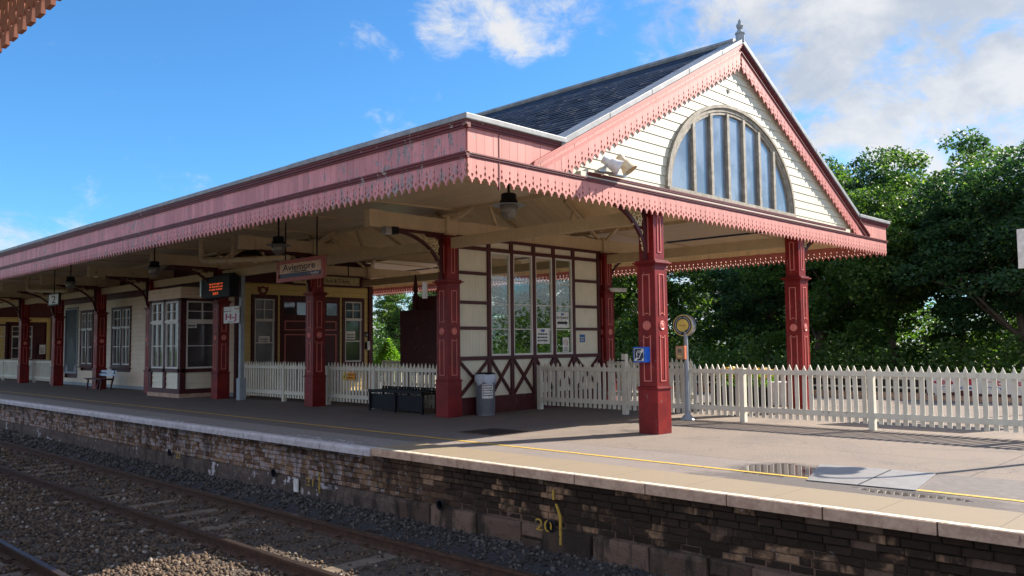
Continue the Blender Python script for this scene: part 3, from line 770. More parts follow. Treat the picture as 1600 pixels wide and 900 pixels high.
mm = MB(); moulding(mm, Fs, -.05, Ls, 3.912, 3.995, .062); moulding(mm, Fs, -.08, Ls, 4.305, 4.40, .085); mm.build('side_moulding', M['maroon'], cn)
# front fascia: boards outside the gable feet
YF0, YF1 = 9.10, 19.80; SL = (7.33 - 4.47) / (YM - YF0)
zcap = 4.47
def ztop_front(a):
    y = a + YC
    if y < YF0 or y > YF1: return ZV
    zr = zcap + SL * (min(y - YF0, YF1 - y))
    return max(ZV, min(zr - .10, 9))
rl = .60  # depth of the bargeboard below its top
def zin(a):     # top of the opening showing the gable wall
    y = a + YC; return zcap + SL * min(y - YF0, YF1 - y) - rl
def zb1(a):
    y = a + YC
    zi = zin(a)
    return ZV if (y < YF0 or y > YF1) else max(ZM, min(zcap + SL * min(y - YF0, YF1 - y) - .2, max(ZM, 99)))
ff_l = MB(); ffr = MB(); n = int(Lf / PER)
for i in range(n):
    a, b = i * Lf / n + .002, (i + 1) * Lf / n - .002; mid = (a + b) / 2 + YC
    d = rr.uniform(-.0015, .0015); ff = ff_l if mid < YM else ffr
    if mid < YF0 or mid > YF1: ff.prism([(a, ZM), (b, ZM), (b, ZV), (a, ZV)], Ff, d, d + .022)
    else:
        t0, t1 = zcap + SL * min(a + YC - YF0, YF1 - a - YC) - .10, zcap + SL * min(b + YC - YF0, YF1 - b - YC) - .10
        lo = zcap + SL * min(mid - YF0, YF1 - mid) - .545
        if lo < ZM + .02: ff.prism([(a, ZM), (b, ZM), (b, t1), (a, t0)], Ff, d, d + .022)
ff_l.build('front_fascia', M['pink'], cn); ffr.build('front_fascia', M['pink'], cn)
mm = MB(); moulding(mm, Ff, -.05, Lf + .05, 3.925, 3.99, .05); moulding(mm, Ff, -.08, YF0 - YC + .02, 4.32, 4.40, .07); moulding(mm, Ff, YF1 - YC - .02, Lf + .08, 4.32, 4.40, .085)
moulding(mm, Ff, 2.45, Lf - 2.45, 4.02, 4.08, .03); mm.build('front_moulding', M['maroon'], cn)
boards(Fb, Ls, ZM, ZV).build('far_fascia', M['tanboard'], cn)
# lead capping
for F, L in ((Fs, Ls), (Fb, Ls)):
    lc = MB(); k = 0
    while k < L:
        e = min(k + 2.1, L); lc.boxF(F, k - (.10 if k == 0 else 0), e - .004, -.25, .105 + rr.uniform(-.003, .003), 4.402, 4.478 + rr.uniform(-.006, .006)); k = e
    lc.build('lead_capping', M['lead'], cn, bevel=.012)
MB().boxF(Ff, -.10, YF0 - YC + .03, -.25, .105, 4.404, 4.482).build('lead_capping', M['lead'], cn, bevel=.012)
MB().boxF(Ff, YF1 - YC - .03, Lf + .10, -.25, .105, 4.404, 4.482).build('lead_capping', M['lead'], cn, bevel=.012)
# rake: two slopes
def rake(sgn):
    o = Vector((XC, YF0 if sgn > 0 else YF1, 0)); F = Fr(o, (0, sgn, 0), (1, 0, 0)); L = YM - YF0
    v = valance(F, L - .02, zcap - .60, zcap - .23, SL, .022, .004).build('bargeboard_valance', M['pink' if sgn > 0 else 'pinktrim'], cn)
    boards(F, L, zcap - .26, zcap - .08, SL, .022, .0).build('bargeboard', M['pink' if sgn > 0 else 'maroon'], cn)
    m = MB(); moulding(m, F, -.62, L + .0, zcap - .175, zcap - .095, .07, SL); moulding(m, F, -.45, L, zcap - .29, zcap - .235, .045, SL)
    m.build('rake_moulding', M['pinktrim' if sgn > 0 else 'maroon'], cn)
    c = MB(); k = -.05
    while k < L:
        e = min(k + 1.15, L + .01); h = rr.uniform(-.006, .006)
        c.prism([(k, zcap - .088 + SL * k), (e - .004, zcap - .088 + SL * e), (e - .004, zcap + .01 + h + SL * e), (k, zcap + .01 + h + SL * k)], F, -.30, .085); k = e
    c.build('rake_capping', M['lead'], cn, bevel=.01)
rake(1); rake(-1)
# gable wall weatherboards, cut round the arch
XG = -7.955; AC, AA, AB_, AZ0 = 14.27, 2.27, 1.72, 4.14
Fgab = Fr((XG, 0, 0), (0, 1, 0), (1, 0, 0))
gw = MB(); z = 4.0; hb = .166
def arch_half(z):  # half width of the arch opening at height z
    t_ = (z - AZ0) / (AB_ + .06)
    return (AA + .06) * math.sqrt(max(0, 1 - t_ * t_)) if z < AZ0 + AB_ + .06 else 0
while z < 7.1:
    z1 = z + hb - .006
    def lim(zz): return (zz + .04 - zcap) / SL
    yl0, yl1 = YF0 + max(0, lim(z)), YF0 + max(0, lim(z1)); yr0, yr1 = YF1 - max(0, lim(z)), YF1 - max(0, lim(z1))
    if yl0 >= YM: break
    def wb(a0, a1, b0, b1):
        # tapered board leaning out at the bottom
        gw.add([Fgab(a0, .019, z), Fgab(b0, .019, z), Fgab(b1, .008, z1), Fgab(a1, .008, z1), Fgab(a0, -.02, z), Fgab(b0, -.02, z), Fgab(b1, -.02, z1), Fgab(a1, -.02, z1)],
               [(0, 1, 2, 3), (7, 6, 5, 4), (0, 4, 5, 1), (3, 2, 6, 7), (0, 3, 7, 4), (1, 5, 6, 2)])
    h0, h1 = arch_half(max(z, AZ0)), arch_half(max(z1, AZ0))
    if z1 < AZ0 + .02 or (h0 == 0 and h1 == 0): 
        if yr1 > yl1: wb(yl0, yl1, yr0, yr1)
    else:
        wb(yl0, yl1, AC - h0, AC - h1 if h1 else AC); wb(AC + h0, AC + h1 if h1 else AC, yr0, yr1)
    z += hb
gwo = gw.build('gable_weatherboards', M['gable'], cn)
bk = MB(); 
bk.prism([(YF0 + .1, 3.99), (YF1 - .1, 3.99), (YM, 7.1)], Fgab, -.06, -.03); bk.build('gable_lining', M['tan'], cn)
MB().boxF(Fgab, YF0 + .45, YF1 - .45, -.02, .10, 3.995, 4.075).build('gable_sill', M['gable'], cn)
MB().boxF(Fgab, 14.07, 14.13, .025, .032, 6.22, 6.32).build('vent_hole', M['ink'], cn)
# arched window
aw = MB(); N = 28
def arc(k, r): return (AC + (AA + r) * math.cos(math.pi * k), AZ0 + (AB_ + r) * math.sin(math.pi * k))
for (r0, r1, d0, d1) in ((-.02, .05, .0, .045), (.05, .11, .0, .075), (-.075, -.02, -.01, .03)):
    for i in range(N):
        p = [arc(i / N, r0), arc(i / N, r1), arc((i + 1) / N, r1), arc((i + 1) / N, r0)]; aw.prism(p, Fgab, d0, d1)
aw.boxF(Fgab, AC - AA - .08, AC + AA + .08, 0, .09, AZ0 - .05, AZ0 + .01)
wi = aw.build('arched_window_frame', M['oldwood'], cn)
mu = []
for y in (12.80, 13.40, 14.0, 14.60, 15.20, 15.80):
    h = AB_ * math.sqrt(1 - ((y - AC) / AA) ** 2); MB().boxF(Fgab, y - .045, y + .045, -.012, .05, AZ0 + .01, AZ0 + h - .05).build('mullion', M['oldwood'], wi, bevel=.008)
gl = MB(); gl.prism([arc(i / N, -.06) for i in range(N + 1)][::-1], Fgab, -.022, -.012); gl.build('window_pane', M['archglass'], wi)
# roofs
rf = MB(); t_ = .06
for sgn, y0 in ((1, YF0), (-1, YF1)):
    vs = [(XC - .02, y0 - sgn * .10, zcap - .06 - SL * .1), (XC - .02, YM, zcap - .03 + SL * (YM - YF0)), (XL, YM, zcap - .03 + SL * (YM - YF0)), (XL, y0 - sgn * .10, zcap - .06 - SL * .1)]
    rf.add([(a, b, c) for a, b, c in vs] + [(a, b, c - t_) for a, b, c in vs], [(0, 1, 2, 3), (7, 6, 5, 4), (0, 4, 5, 1), (1, 5, 6, 2), (2, 6, 7, 3), (3, 7, 4, 0)])
nrow = 27; L_ = YM - YF0 + .1
for q in range(nrow):
    t0, t1 = q / nrow * L_, (q + 1.25) / nrow * L_; x = XL + rr.random() * .25
    zb0 = zcap - .055 - SL * .1
    while x < XC - .30:
        w_ = .27 + rr.uniform(-.03, .03); xe = min(x + w_, XC - .29); l0 = .022 + rr.uniform(0, .008); dd = rr.uniform(-.012, .008)
        y_a, y_b = YF0 - .1 + t0 + dd, YF0 - .1 + min(t1, L_)
        za, zb_2 = zb0 + SL * (t0 + dd), zb0 + SL * min(t1, L_)
        rf.add([(x, y_a, za + l0), (xe - .006, y_a, za + l0), (xe - .006, y_b, zb_2 + .006), (x, y_b, zb_2 + .006), (x, y_a, za + .004), (xe - .006, y_a, za + .004)], [(0, 1, 2, 3), (4, 5, 1, 0), (0, 3, 4), (1, 5, 2)])
        x = xe
rf.build('slate_roof', M['slate'], cn)
rg = MB(); 
ztop = zcap + SL * (YM - YF0)
rg.tube([(XC - .1, YM, ztop + .0), (XL, YM, ztop + .0)], .07, 8); rg.build('ridge_roll', M['lead'], cn)
fr_ = MB(); fr_.box(XL, XC - .26, YC + .22, YF0 + .1, 4.405, 4.44); fr_.box(XL, XC - .26, YF1 - .1, YR - .22, 4.405, 4.44); fr_.build('flat_roof', M['lead'], cn)
fi = MB(); fi.lathe([(.085, -.05), (.085, .10), (.10, .11), (.10, .13), (.06, .17), (.04, .21), (.055, .22), (.075, .27), (.055, .32), (.03, .33), (.035, .35), (.03, .38), (.0, .42)], (XC + .02, YM, ztop), 8)
fi.build('finial', M['bluegrey'], cn, smooth=False)
# soffits: boards running along the canopy
for y0, y1, s in ((YC + .03, 11.92, 1), (YR - .03, 16.96, -1)):
    sb = MB(); n = 26; rs = random.Random(9)
    for i in range(n):
        a = y0 + (y1 - y0) * i / n; b = y0 + (y1 - y0) * (i + 1) / n - s * .006
        za, zb_ = 4.30 + .10 * i / n, 4.30 + .10 * (i + 1) / n
        xx = XL
        while xx < XC - .13:
            xe = min(xx + rs.uniform(3, 5), XC - .13)
            sb.add([(xx, a, za), (xe - .004, a, za), (xe - .004, b, zb_), (xx, b, zb_), (xx, a, za + .02), (xe - .004, a, za + .02), (xe - .004, b, zb_ + .02), (xx, b, zb_ + .02)],
                   [(3, 2, 1, 0), (4, 5, 6, 7), (0, 1, 5, 4), (1, 2, 6, 5), (2, 3, 7, 6), (3, 0, 4, 7)]); xx = xe
    sb.build('soffit', M['soffit'], cn)
rb = MB()
for x in XA + [-47, -52, -57]:
    for y0, y1 in ((YC + .05, 11.9), (YR - .05, 17.0)): rb.bar((x, y0, 4.285), (x, y1, 4.385), .05, .035)
    for xm in (x - 2.5,):
        for y0, y1 in ((YC + .05, 11.9), (YR - .05, 17.0)): rb.bar((xm, y0, 4.288), (xm, y1, 4.388), .035, .025)
for y in (11.9, 17.0): rb.box(XL, XC - .20, y - .03, y + .03, 4.33, 4.42)
rb.build('soffit_rib', M['tan'], cn)
# inner boarded ceiling, sloping
cb = MB(); n = 300; SLI = .50
for s, y0 in ((1, 11.93), (-1, 16.97)):
    L = abs(YM - y0)
    nb = int((XC - XL - .4) / .13)
    for i in range(nb):
        a = XL + i * .13; b = a + .1255; z0 = 4.40; z1 = 4.40 + SLI * L
        cb.add([(a, y0, z0), (b, y0, z0), (b, YM, z1), (a, YM, z1), (a, y0, z0 + .02), (b, y0, z0 + .02), (b, YM, z1 + .02), (a, YM, z1 + .02)],
               [(3, 2, 1, 0), (4, 5, 6, 7), (0, 1, 5, 4), (2, 3, 7, 6), (1, 2, 6, 5), (3, 0, 4, 7)])
cb.build('ceiling_boards', M['tanboard'], cn)
# trusses
for k, x in enumerate([XA[0] - .09] + XA[1:] + [-47, -52]):
    b = MB(); b.box(x - .06, x + .06, 9.60, 19.2, 3.86, 4.13)
    b.box(x - .075, x + .075, 9.60, 19.2, 4.13, 4.145); b.box(x - .075, x + .075, 9.60, 19.2, 3.848, 3.86)
    for y in (YA, YB):
        b.box(x - .13, x + .13, y - .13, y + .13, 3.802, 4.20)
    for y, s in ((YA, 1), (YB, -1)):
        for q in ((-1,) if k == 0 else (-1, 1)): b.bar((x + q * .1, y, 4.12), (x + q * .62, y + s * .2, 4.38), .10, .05)
        b.bar((x, y + s * .1, 4.1), (x, y + s * 1.5, 4.40 + SLI * 1.2), .09, .07)
        b.bar((x, 11.93 if s > 0 else 16.97, 4.36), (x, YM, 4.36 + SLI * (YM - 11.93)), .08, .10)
        b.bar((x - 2.5, 11.93 if s > 0 else 16.97, 4.36), (x - 2.5, YM, 4.36 + SLI * (YM - 11.93)), .07, .08)
        b.bar((x, y + s * 1.45, 4.13), (x, y + s * 1.1, 4.9), .06, .06)
    # rivet plates on the arm ends
    for y in (9.75, 18.9): b.box(x - .085, x + .085, y - .16, y + .16, 3.83, 4.16)
    rv = MB()
    for yy in [9.62, 9.70, 9.78, 9.86]:
        for zz in (3.90, 3.99, 4.08): rv.lathe([(.012, 0), (.009, .008), (0, .011)], (x + .086, yy, zz), 6, (Vector((0, 1, 0)), Z3, Vector((1, 0, 0))))
    for dy in (-.09, -.03, .03, .09):
        for zz in (3.86, 3.94, 4.02, 4.10, 4.17): rv.lathe([(.011, 0), (.008, .008), (0, .010)], (x + .131, YA + dy, zz), 6, (Vector((0, 1, 0)), Z3, Vector((1, 0, 0))))
    bo = b.build('truss', M['tan'], cn); rv.build('rivets', M['gold'], bo)
for y in (YA, YB):
    lb = MB(); lb.box(XL, XC - .2, y - .055, y + .055, 3.53, 3.735); lb.box(XL, XC - .2, y - .07, y + .07, 3.735, 3.75)
    lb.build('long_beam', M['tan'], cn)
# drain pipe with elbow, off the soffit
dp = thing('drain_pipe', 'thick tan drain pipe with an elbow hanging under the soffit left of the name sign', 'pipe', (-21.5, 10.2, 4.2))
pp = [(-21.62, 10.2, 4.36), (-21.62, 10.2, 4.0), (-21.6, 10.2, 3.90), (-21.5, 10.2, 3.83), (-21.35, 10.2, 3.80)]
MB().tube(pp, .075, 12).build('elbow', M['tan'], dp, smooth=True)
MB().tube([(-21.35, 10.2, 3.80), (-17.2, 10.2, 3.56)], .07, 12).build('straight_pipe', M['tan'], dp, smooth=True)
cl = MB()
for x in (-21.1, -19.9, -18.6): cl.tube([(x, 10.2, 3.79 - (x + 21.35) * .058), (x - .08, 10.2, 3.785 - (x + 21.35) * .058)], .088, 12)
cl.bar((-19.9, 10.2, 3.75), (-19.9, 10.2, 4.33), .03, .03); cl.build('collar', M['tan'], dp)
dp2 = dup(dp, (-36.5, 10.2, 4.2), 0, 'drain pipe high in the shade beside the platform number 2 sign')
# thin maroon strip added for the dark gap line down the front fascia
MB().boxF(Ff, .565, .58, .0, .03, 3.56, 4.32).build('fascia_gap_strip', M['maroon'], cn)

# ------------------------------------------------------------------ lamps under the canopy
def make_lamp():
    t = local(thing('canopy_lamp', 'x', 'lamp', (0, 0, 0), 'hanging lamps under the canopy'))
    MB().lathe([(.0, .0), (.10, .0), (.125, -.02), (.125, -.10), (.15, -.14), (.15, -.17), (.0, -.17)], (0, 0, 0), 20).build('cap', M['black'], t, smooth=True)
    MB().lathe([(.15, -.172), (.27, -.192), (.27, -.198), (.14, -.185)], (0, 0, 0), 28).build('disc_shade', M['lead'], t, smooth=True)
    MB().lathe([(.14, -.19), (.145, -.24), (.135, -.31), (.105, -.37), (.06, -.405), (.02, -.41), (.015, -.43), (0, -.435)], (0, 0, 0), 24).build('glass_bowl', M['bowl'], t, smooth=True)
    MB().tube([(0, 0, 0), (0, 0, .42)], .02, 8).build('stem', M['black'], t)
    return t
lamp = make_lamp(); lamp.location = (-9.32, 9.5, 3.92); lamp['label'] = 'large hanging lamp nearest the corner of the canopy, glass bowl under a black cap'
dup(lamp, (-16.43, 9.5, 3.92), 0, 'hanging lamp with black cap just above the station name sign')
dup(lamp, (-22.97, 9.5, 3.88), 0, 'hanging lamp above the ticket office bay, left of the drain pipe elbow')
dup(lamp, (-29.6, 9.5, 3.88), 0, 'small distant hanging lamp in the shade above the wooden bench')
fl = thing('floodlight', 'small white floodlight clamped to the bracket end left of the bin column', 'floodlight', (-13.28, 10.15, 3.86))
MB().box(-13.36, -13.20, 10.0, 10.14, 3.70, 3.84).build('lens', M['steel'], fl, bevel=.01)
b = MB().box(-13.38, -13.18, 10.14, 10.30, 3.72, 3.86); b.build('housing', M['black'], fl, bevel=.01)

# ------------------------------------------------------------------ glazed screen
scn = thing('glazed_screen', 'maroon framed glazed screen with cream panels and crossed braces below', 'screen', (-13.28, 14.3, 0))
Sx = FX(-13.28); Y0, Y1 = 11.87, 16.82
posts = [11.90, 12.855, 13.57, 14.315, 15.015, 15.745, 16.74]
f = MB(); 
for y in posts: f.boxF(Sx, y - .045, y + .045, -.05, .05, .0, 3.84)
for (c0, c1) in ((3.78, 3.85), (3.56, 3.64), (1.16, 1.245), (0.0, .37)): f.boxF(Sx, Y0, Y1, -.045, .045 if c0 > 0 else .06, c0, c1)
for (ya, yb) in ((posts[0], posts[1]), (posts[5], posts[6])):
    for zc_ in (3.05, 2.41, 1.855): f.boxF(Sx, ya, yb, -.035, .04, zc_ - .035, zc_ + .035)
f.build('timber_frame', M['brown'], scn)
br = MB()
for ya, yb in zip(posts, posts[1:]):
    br.bar(Sx(ya + .03, .02, .37), Sx(yb - .03, .02, 1.17), .05, .085, up=Vector((1, 0, 0))); br.bar(Sx(ya + .03, .024, 1.17), Sx(yb - .03, .024, .37), .046, .085, up=Vector((1, 0, 0)))
br.build('cross_brace', M['brown'], scn)
for ya, yb in zip(posts, posts[1:]):
    p = MB(); n = max(4, int((yb - ya) / .09)); q = (yb - ya) / n
    for i in range(n): p.boxF(Sx, ya + i * q + .001, ya + (i + 1) * q - .002, -.02, -.002 + rr.uniform(-.001, .001), .37, 1.16)
    p.build('lower_panel', M['cream'], scn)
    p = MB(); p.boxF(Sx, ya, yb, -.02, .0, 3.64, 3.78); p.build('transom_panel', M['cream'], scn)
for (ya, yb) in ((posts[0], posts[1]), (posts[5], posts[6])):
    for (c0, c1) in ((1.245, 1.82), (1.89, 2.375), (2.445, 3.015), (3.085, 3.56)):
        p = MB(); n = max(4, int((yb - ya) / .09)); q = (yb - ya) / n
        for i in range(n): p.boxF(Sx, ya + i * q + .001, ya + (i + 1) * q - .0018, -.02, rr.uniform(-.001, .001), c0, c1)
        p.build('upper_panel', M['cream'], scn)
for i in range(1, 5):
    ya, yb = posts[i] + .045, posts[i + 1] - .045
    wf = MB(); wf.frameF(Sx, ya, yb, 1.247, 3.558, .042, -.025, .03)
    for zc_ in (1.84, 2.40, 2.94): wf.boxF(Sx, ya + .04, yb - .04, -.02, .015, zc_ - .011, zc_ + .011)
    wfo = wf.build('window_frame', M['sash'], scn)
    MB().boxF(Sx, ya + .04, yb - .04, -.003, .001, 1.28, 3.52).build('pane', M['clear'], wfo)

def notice(name, label, F, a0, a1, c0, c1, b, plate='signwhite', cat='notice', rows=3, seed=1, tm='ink', frame=None):
    t = thing(name, label, cat, tuple(F((a0 + a1) / 2, b, c0)))
    MB().boxF(F, a0, a1, b, b + .006, c0, c1).build('plate', M[plate], t)
    if rows: scribble(MB(), F, a0 + (a1 - a0) * .1, a1 - (a1 - a0) * .08, c0 + (c1 - c0) * .1, c1 - (c1 - c0) * (.28 if rows > 1 else .1), rows, b + .0062, seed).build('lettering', M[tm], t)
    return t
ns = notice('window_notice', 'white notice with a blue oval heading on the third pane of the glazed screen', Sx, 14.36, 14.84, 1.50, 1.87, .03, rows=3, seed=5)
MB().lathe([(.07, 0), (.07, .002)], Sx(14.6, .037, 1.81), 16, (Sx.u, Z3 * .45, Sx.n)).build('oval_heading', M['inkblue'], ns)
en = notice('entrance_sign', 'white ENTRANCE sign with a black arrow on the last pane of the glazed screen', Sx, 15.07, 15.55, 1.88, 2.26, .03, rows=0, cat='sign')
text('lettering', 'ENTRANCE', Sx, 15.10, 2.095, .037, .08, M['ink'], en, .42, bold=.0015)
a_ = MB(); a_.boxF(Sx, 15.12, 15.42, .036, .0375, 1.97, 2.03); a_.prism([(15.42, 1.94), (15.51, 2.0), (15.42, 2.06)], Sx, .036, .0375); a_.build('arrow', M['ink'], en)
MB().lathe([(.06, 0), (.06, .002)], Sx(15.31, .037, 2.205), 16, (Sx.u, Z3 * .45, Sx.n)).build('oval_heading', M['inkblue'], en)
ps = notice('prohibition_notice', 'small white paper with a circle symbol at the foot of the last glazed pane', Sx, 15.31, 15.54, 1.30, 1.65, .03, rows=0)
ci = MB(); ci.tube([Sx(15.425 + .07 * math.cos(a), .037, 1.52 + .07 * math.sin(a)) for a in [i * math.pi / 8 for i in range(17)]], .006, 5, cap=False); ci.bar(Sx(15.375, .038, 1.57), Sx(15.475, .038, 1.47), .003, .01, up=Sx.n); ci.build('circle_symbol', M['inkred'], ps)
scribble(MB(), Sx, 15.34, 15.51, 1.32, 1.42, 3, .0362, 9).build('lettering', M['ink'], ps)
notice('small_notice', 'little dark blue plate on the lower right cream panel of the glazed screen', Sx, 15.99, 16.19, 1.53, 1.72, .002, 'inkblue', rows=3, seed=12, tm='signwhite', cat='plate')

# ------------------------------------------------------------------ picket fences
def fence(F, L, label, postsat, cap=1.0, tip=1.07, group='white picket fences', cat='fence', mat='white', per=.131, name='picket_fence', z0=.10, rails=True, gatepost=None, top=None):
    t = thing(name, label, cat, tuple(F(0, 0, 0)), group)
    pk = MB(); n = int(L / per)
    for i in range(n):
        a = (i + .5) * L / n + rr.uniform(-.003, .003)
        if any(abs(a - p) < .07 for p in postsat): pass
        w_ = .036; tt = tip + rr.uniform(-.012, .010); ln = rr.uniform(-.009, .009) if rr.random() < .8 else rr.uniform(-.022, .022)
        pk.prism([(a - w_, z0 + rr.uniform(-.01, .01)), (a + w_, z0), (a + w_ + ln, tt - .09), (a + ln, tt), (a - w_ + ln, tt - .09)], F, -.02, 0)
    pk.build('pickets', M[mat], t)
    ps_ = [0] + list(postsat) + [L]
    rl_ = MB()
    for zc_, h in ((cap - .065, .085), (.24, .095)): rl_.boxF(F, 0, L, .001, .032, zc_ - h / 2, zc_ + h / 2)
    rl_.build('rail', M[mat], t)
    for p in postsat:
        m = MB(); m.boxF(F, p - .05, p + .05, -.055, .055, 0, cap - .02); m.boxF(F, p - .056, p + .056, -.06, .06, cap - .02, cap)
        m.build('post', M[mat], t, bevel=.004)
    return t
fence(FY(14.30, -13.13), 15.3, 'sunlit white picket fence running from the glazed screen to the right edge', [.05, 5.20, 7.58, 10.05, 12.6, 15.2])
fence(FY(12.15, -23.2), 4.40, 'white picket gate section left of the station name column', [.1, 2.55, 4.3], tip=1.09)
fence(FY(12.15, -18.55), 4.95, 'white picket fence with the orange warning sign, behind the dark bench', [.05, 2.05, 4.9], tip=1.09)
fence(FY(12.10, -49.5), 9.8, 'pale picket fence in deep shade at the far left', [.1, 2.5, 5.0, 7.3, 9.7], tip=1.05)
fence(FY(17.25, -23.0), 9.6, 'sunlit picket fence beyond the maroon kiosk', [.1, 2.4, 4.8, 7.2, 9.5], tip=1.02)
fence(FY(16.85, -13.1), 2.5, 'short piece of picket fence behind the screen end, right of the far column', [.1, 2.4], tip=1.12, cap=1.05)
gp = thing('gate_post', 'tall white gate post with a dark latch left of the near red column', 'post', (-10.62, 14.36, 0))
MB().box(-10.71, -10.605, 14.25, 14.355, 0, 1.27).build('shaft', M['white'], gp, bevel=.006)
MB().box(-10.86, -10.62, 14.235, 14.249, 1.12, 1.145).build('latch', M['black'], gp)
hz = thing('warning_sign', 'orange caution plate with a triangle symbol fixed to the white picket fence', 'sign', (-17.5, 12.11, .7))
Fh = FY(12.115)
MB().boxF(Fh, -17.58, -17.27, .0, .012, .66, .84).build('plate', M['orange'], hz)
text('lettering', 'CAUTION', Fh, -17.56, .765, .0125, .06, M['ink'], hz, .26, bold=.001); scribble(MB(), Fh, -17.56, -17.30, .68, .74, 1, .0125, 4).build('small_lettering', M['ink'], hz)
tr = MB(); tr.prism([(-17.80, .66), (-17.62, .66), (-17.71, .86)], Fh, 0, .012); tr.build('triangle', M['inkyellow'], hz)
MB().prism([(-17.735, .69), (-17.685, .69), (-17.71, .80)], Fh, .012, .0135).build('symbol', M['ink'], hz)

# ------------------------------------------------------------------ things on the platform
# litter bin
Fbn = Fr((-12.98, 12.46, 0), (.72, .69, 0), (.69, -.72, 0))
bn = thing('litter_bin', 'grey cylindrical litter bin lined with a clear bag beside the glazed screen', 'litter bin', (-12.98, 12.46, 0))
m = MB(); m.lathe([(.20, 0), (.20, .03), (.185, .04), (.185, .80), (.0, .80)], (-12.98, 12.46, 0), 28)
for k in range(28):
    a = k * 2 * math.pi / 28; m.bar((-12.98 + .19 * math.cos(a), 12.46 + .19 * math.sin(a), .05), (-12.98 + .19 * math.cos(a), 12.46 + .19 * math.sin(a), .78), .012, .02)
m.build('drum', M['bin'], bn, smooth=True)
bgm = MB(); prs = [(.205, .66), (.225, .70), (.235, .78), (.225, .86), (.20, .872), (.17, .84)]
n = 40; vs = []
for r0, h in prs:
    for k in range(n):
        a = 2 * math.pi * k / n; q = 1 + .05 * math.sin(a * 7 + h * 9) + .03 * math.sin(a * 13); hh = h + (.035 * math.sin(a * 5) if h < .7 else .008 * math.sin(a * 4)); vs.append((-12.98 + r0 * q * math.cos(a), 12.46 + r0 * q * math.sin(a), hh))
bgm.add(vs, [(i * n + k, i * n + (k + 1) % n, (i + 1) * n + (k + 1) % n, (i + 1) * n + k) for i in range(len(prs) - 1) for k in range(n)])
bgm.build('bag_liner', M['bag'], bn, smooth=True)
MB().lathe([(.205, .862), (.215, .875), (.20, .89), (.16, .90), (.15, .89)], (-12.98, 12.46, 0), 28).build('rim', M['black'], bn, smooth=True)
bs = thing('bin_notice', 'white paper notice taped to the front of the litter bin', 'notice', tuple(Fbn(0, .2, .45)))
sp = MB()
for k in range(6):
    a0, a1 = -.62 + k * .2067 + .3, -.62 + (k + 1) * .2067 + .3
    q = [Fbn(.2035 * math.sin(a), .2035 * math.cos(a), c) for a, c in ((a0, .36), (a1, .36), (a1, .66), (a0, .66))]
    q2 = [Fbn(.206 * math.sin(a), .206 * math.cos(a), c) for a, c in ((a0, .36), (a1, .36), (a1, .66), (a0, .66))]
    sp.add(q + q2, [(0, 1, 2, 3), (7, 6, 5, 4), (0, 4, 5, 1), (1, 5, 6, 2), (2, 6, 7, 3), (3, 7, 4, 0)])
sp.build('paper', M['signwhite'], bs)
lt = MB(); rs = random.Random(2)
for row in range(5):
    a = -.26
    while a < .80:
        w_ = rs.uniform(.07, .22); e = min(a + w_, .84); c = .63 - row * .052
        am = (a + e) / 2; p0, p1 = Fbn(.2078 * math.sin(a), .2078 * math.cos(a), c), Fbn(.2078 * math.sin(e), .2078 * math.cos(e), c)
        lt.bar(p0, p1, .002, .022); a = e + .06
lt.build('handwriting', M['ink'], bs)
# dark metal bench
mbn = thing('metal_bench', 'black perforated metal bench between two columns in front of the picket fence', 'bench', (-15.1, 11.85, 0))
f = MB()
for x in (-16.0, -15.05, -14.1): f.box(x - .02, x + .02, 11.62, 11.66, 0, .44); f.box(x - .02, x + .02, 12.0, 12.04, 0, .46); f.box(x - .02, x + .02, 11.62, 12.04, .42, .46)
f.box(-16.02, -14.08, 11.60, 11.64, .44, .50); f.build('frame', M['black'], mbn)
s_ = MB(); 
for i in range(16): s_.box(-16.0 + i * .12, -16.0 + i * .12 + .10, 11.64, 12.0, .465, .49)
s_.build('seat', M['black'], mbn)
s_ = MB(); s_.box(-16.0, -14.1, 11.66, 11.68, .06, .40); s_.build('front_panel', M['black'], mbn)
s_ = MB(); s_.box(-16.02, -14.08, 12.0, 12.03, .49, .505); s_.box(-16.02, -14.08, 12.0, 12.03, .545, .56)
for i in range(20): s_.box(-16.0 + i * .1, -16.0 + i * .1 + .05, 12.0, 12.03, .46, .55)
s_.build('backrest', M['black'], mbn)
# slatted wooden bench
wb_ = thing('slatted_bench', 'small bench with pale blue back slats by the cream wall', 'bench', (-32.2, 11.4, 0))
for zz in (.62, .50): MB().box(-32.9, -31.3, 11.60 + (.04 if zz > .6 else 0), 11.63 + (.04 if zz > .6 else 0), zz, zz + .09).build('back_slat', M['benchblue'], wb_, bevel=.006)
m = MB()
for k in range(3): m.box(-32.95, -31.3, 11.10 + k * .15, 11.22 + k * .15, .40, .43)
m.build('seat', M['brown'], wb_)
for x in (-32.75, -31.45):
    m = MB(); m.bar((x, 11.15, 0), (x, 11.2, .40), .05, .05); m.bar((x, 11.5, 0), (x, 11.66, .72), .05, .05); m.bar((x, 11.12, .39), (x, 11.6, .39), .05, .04); m.build('leg', M['brown'], wb_)
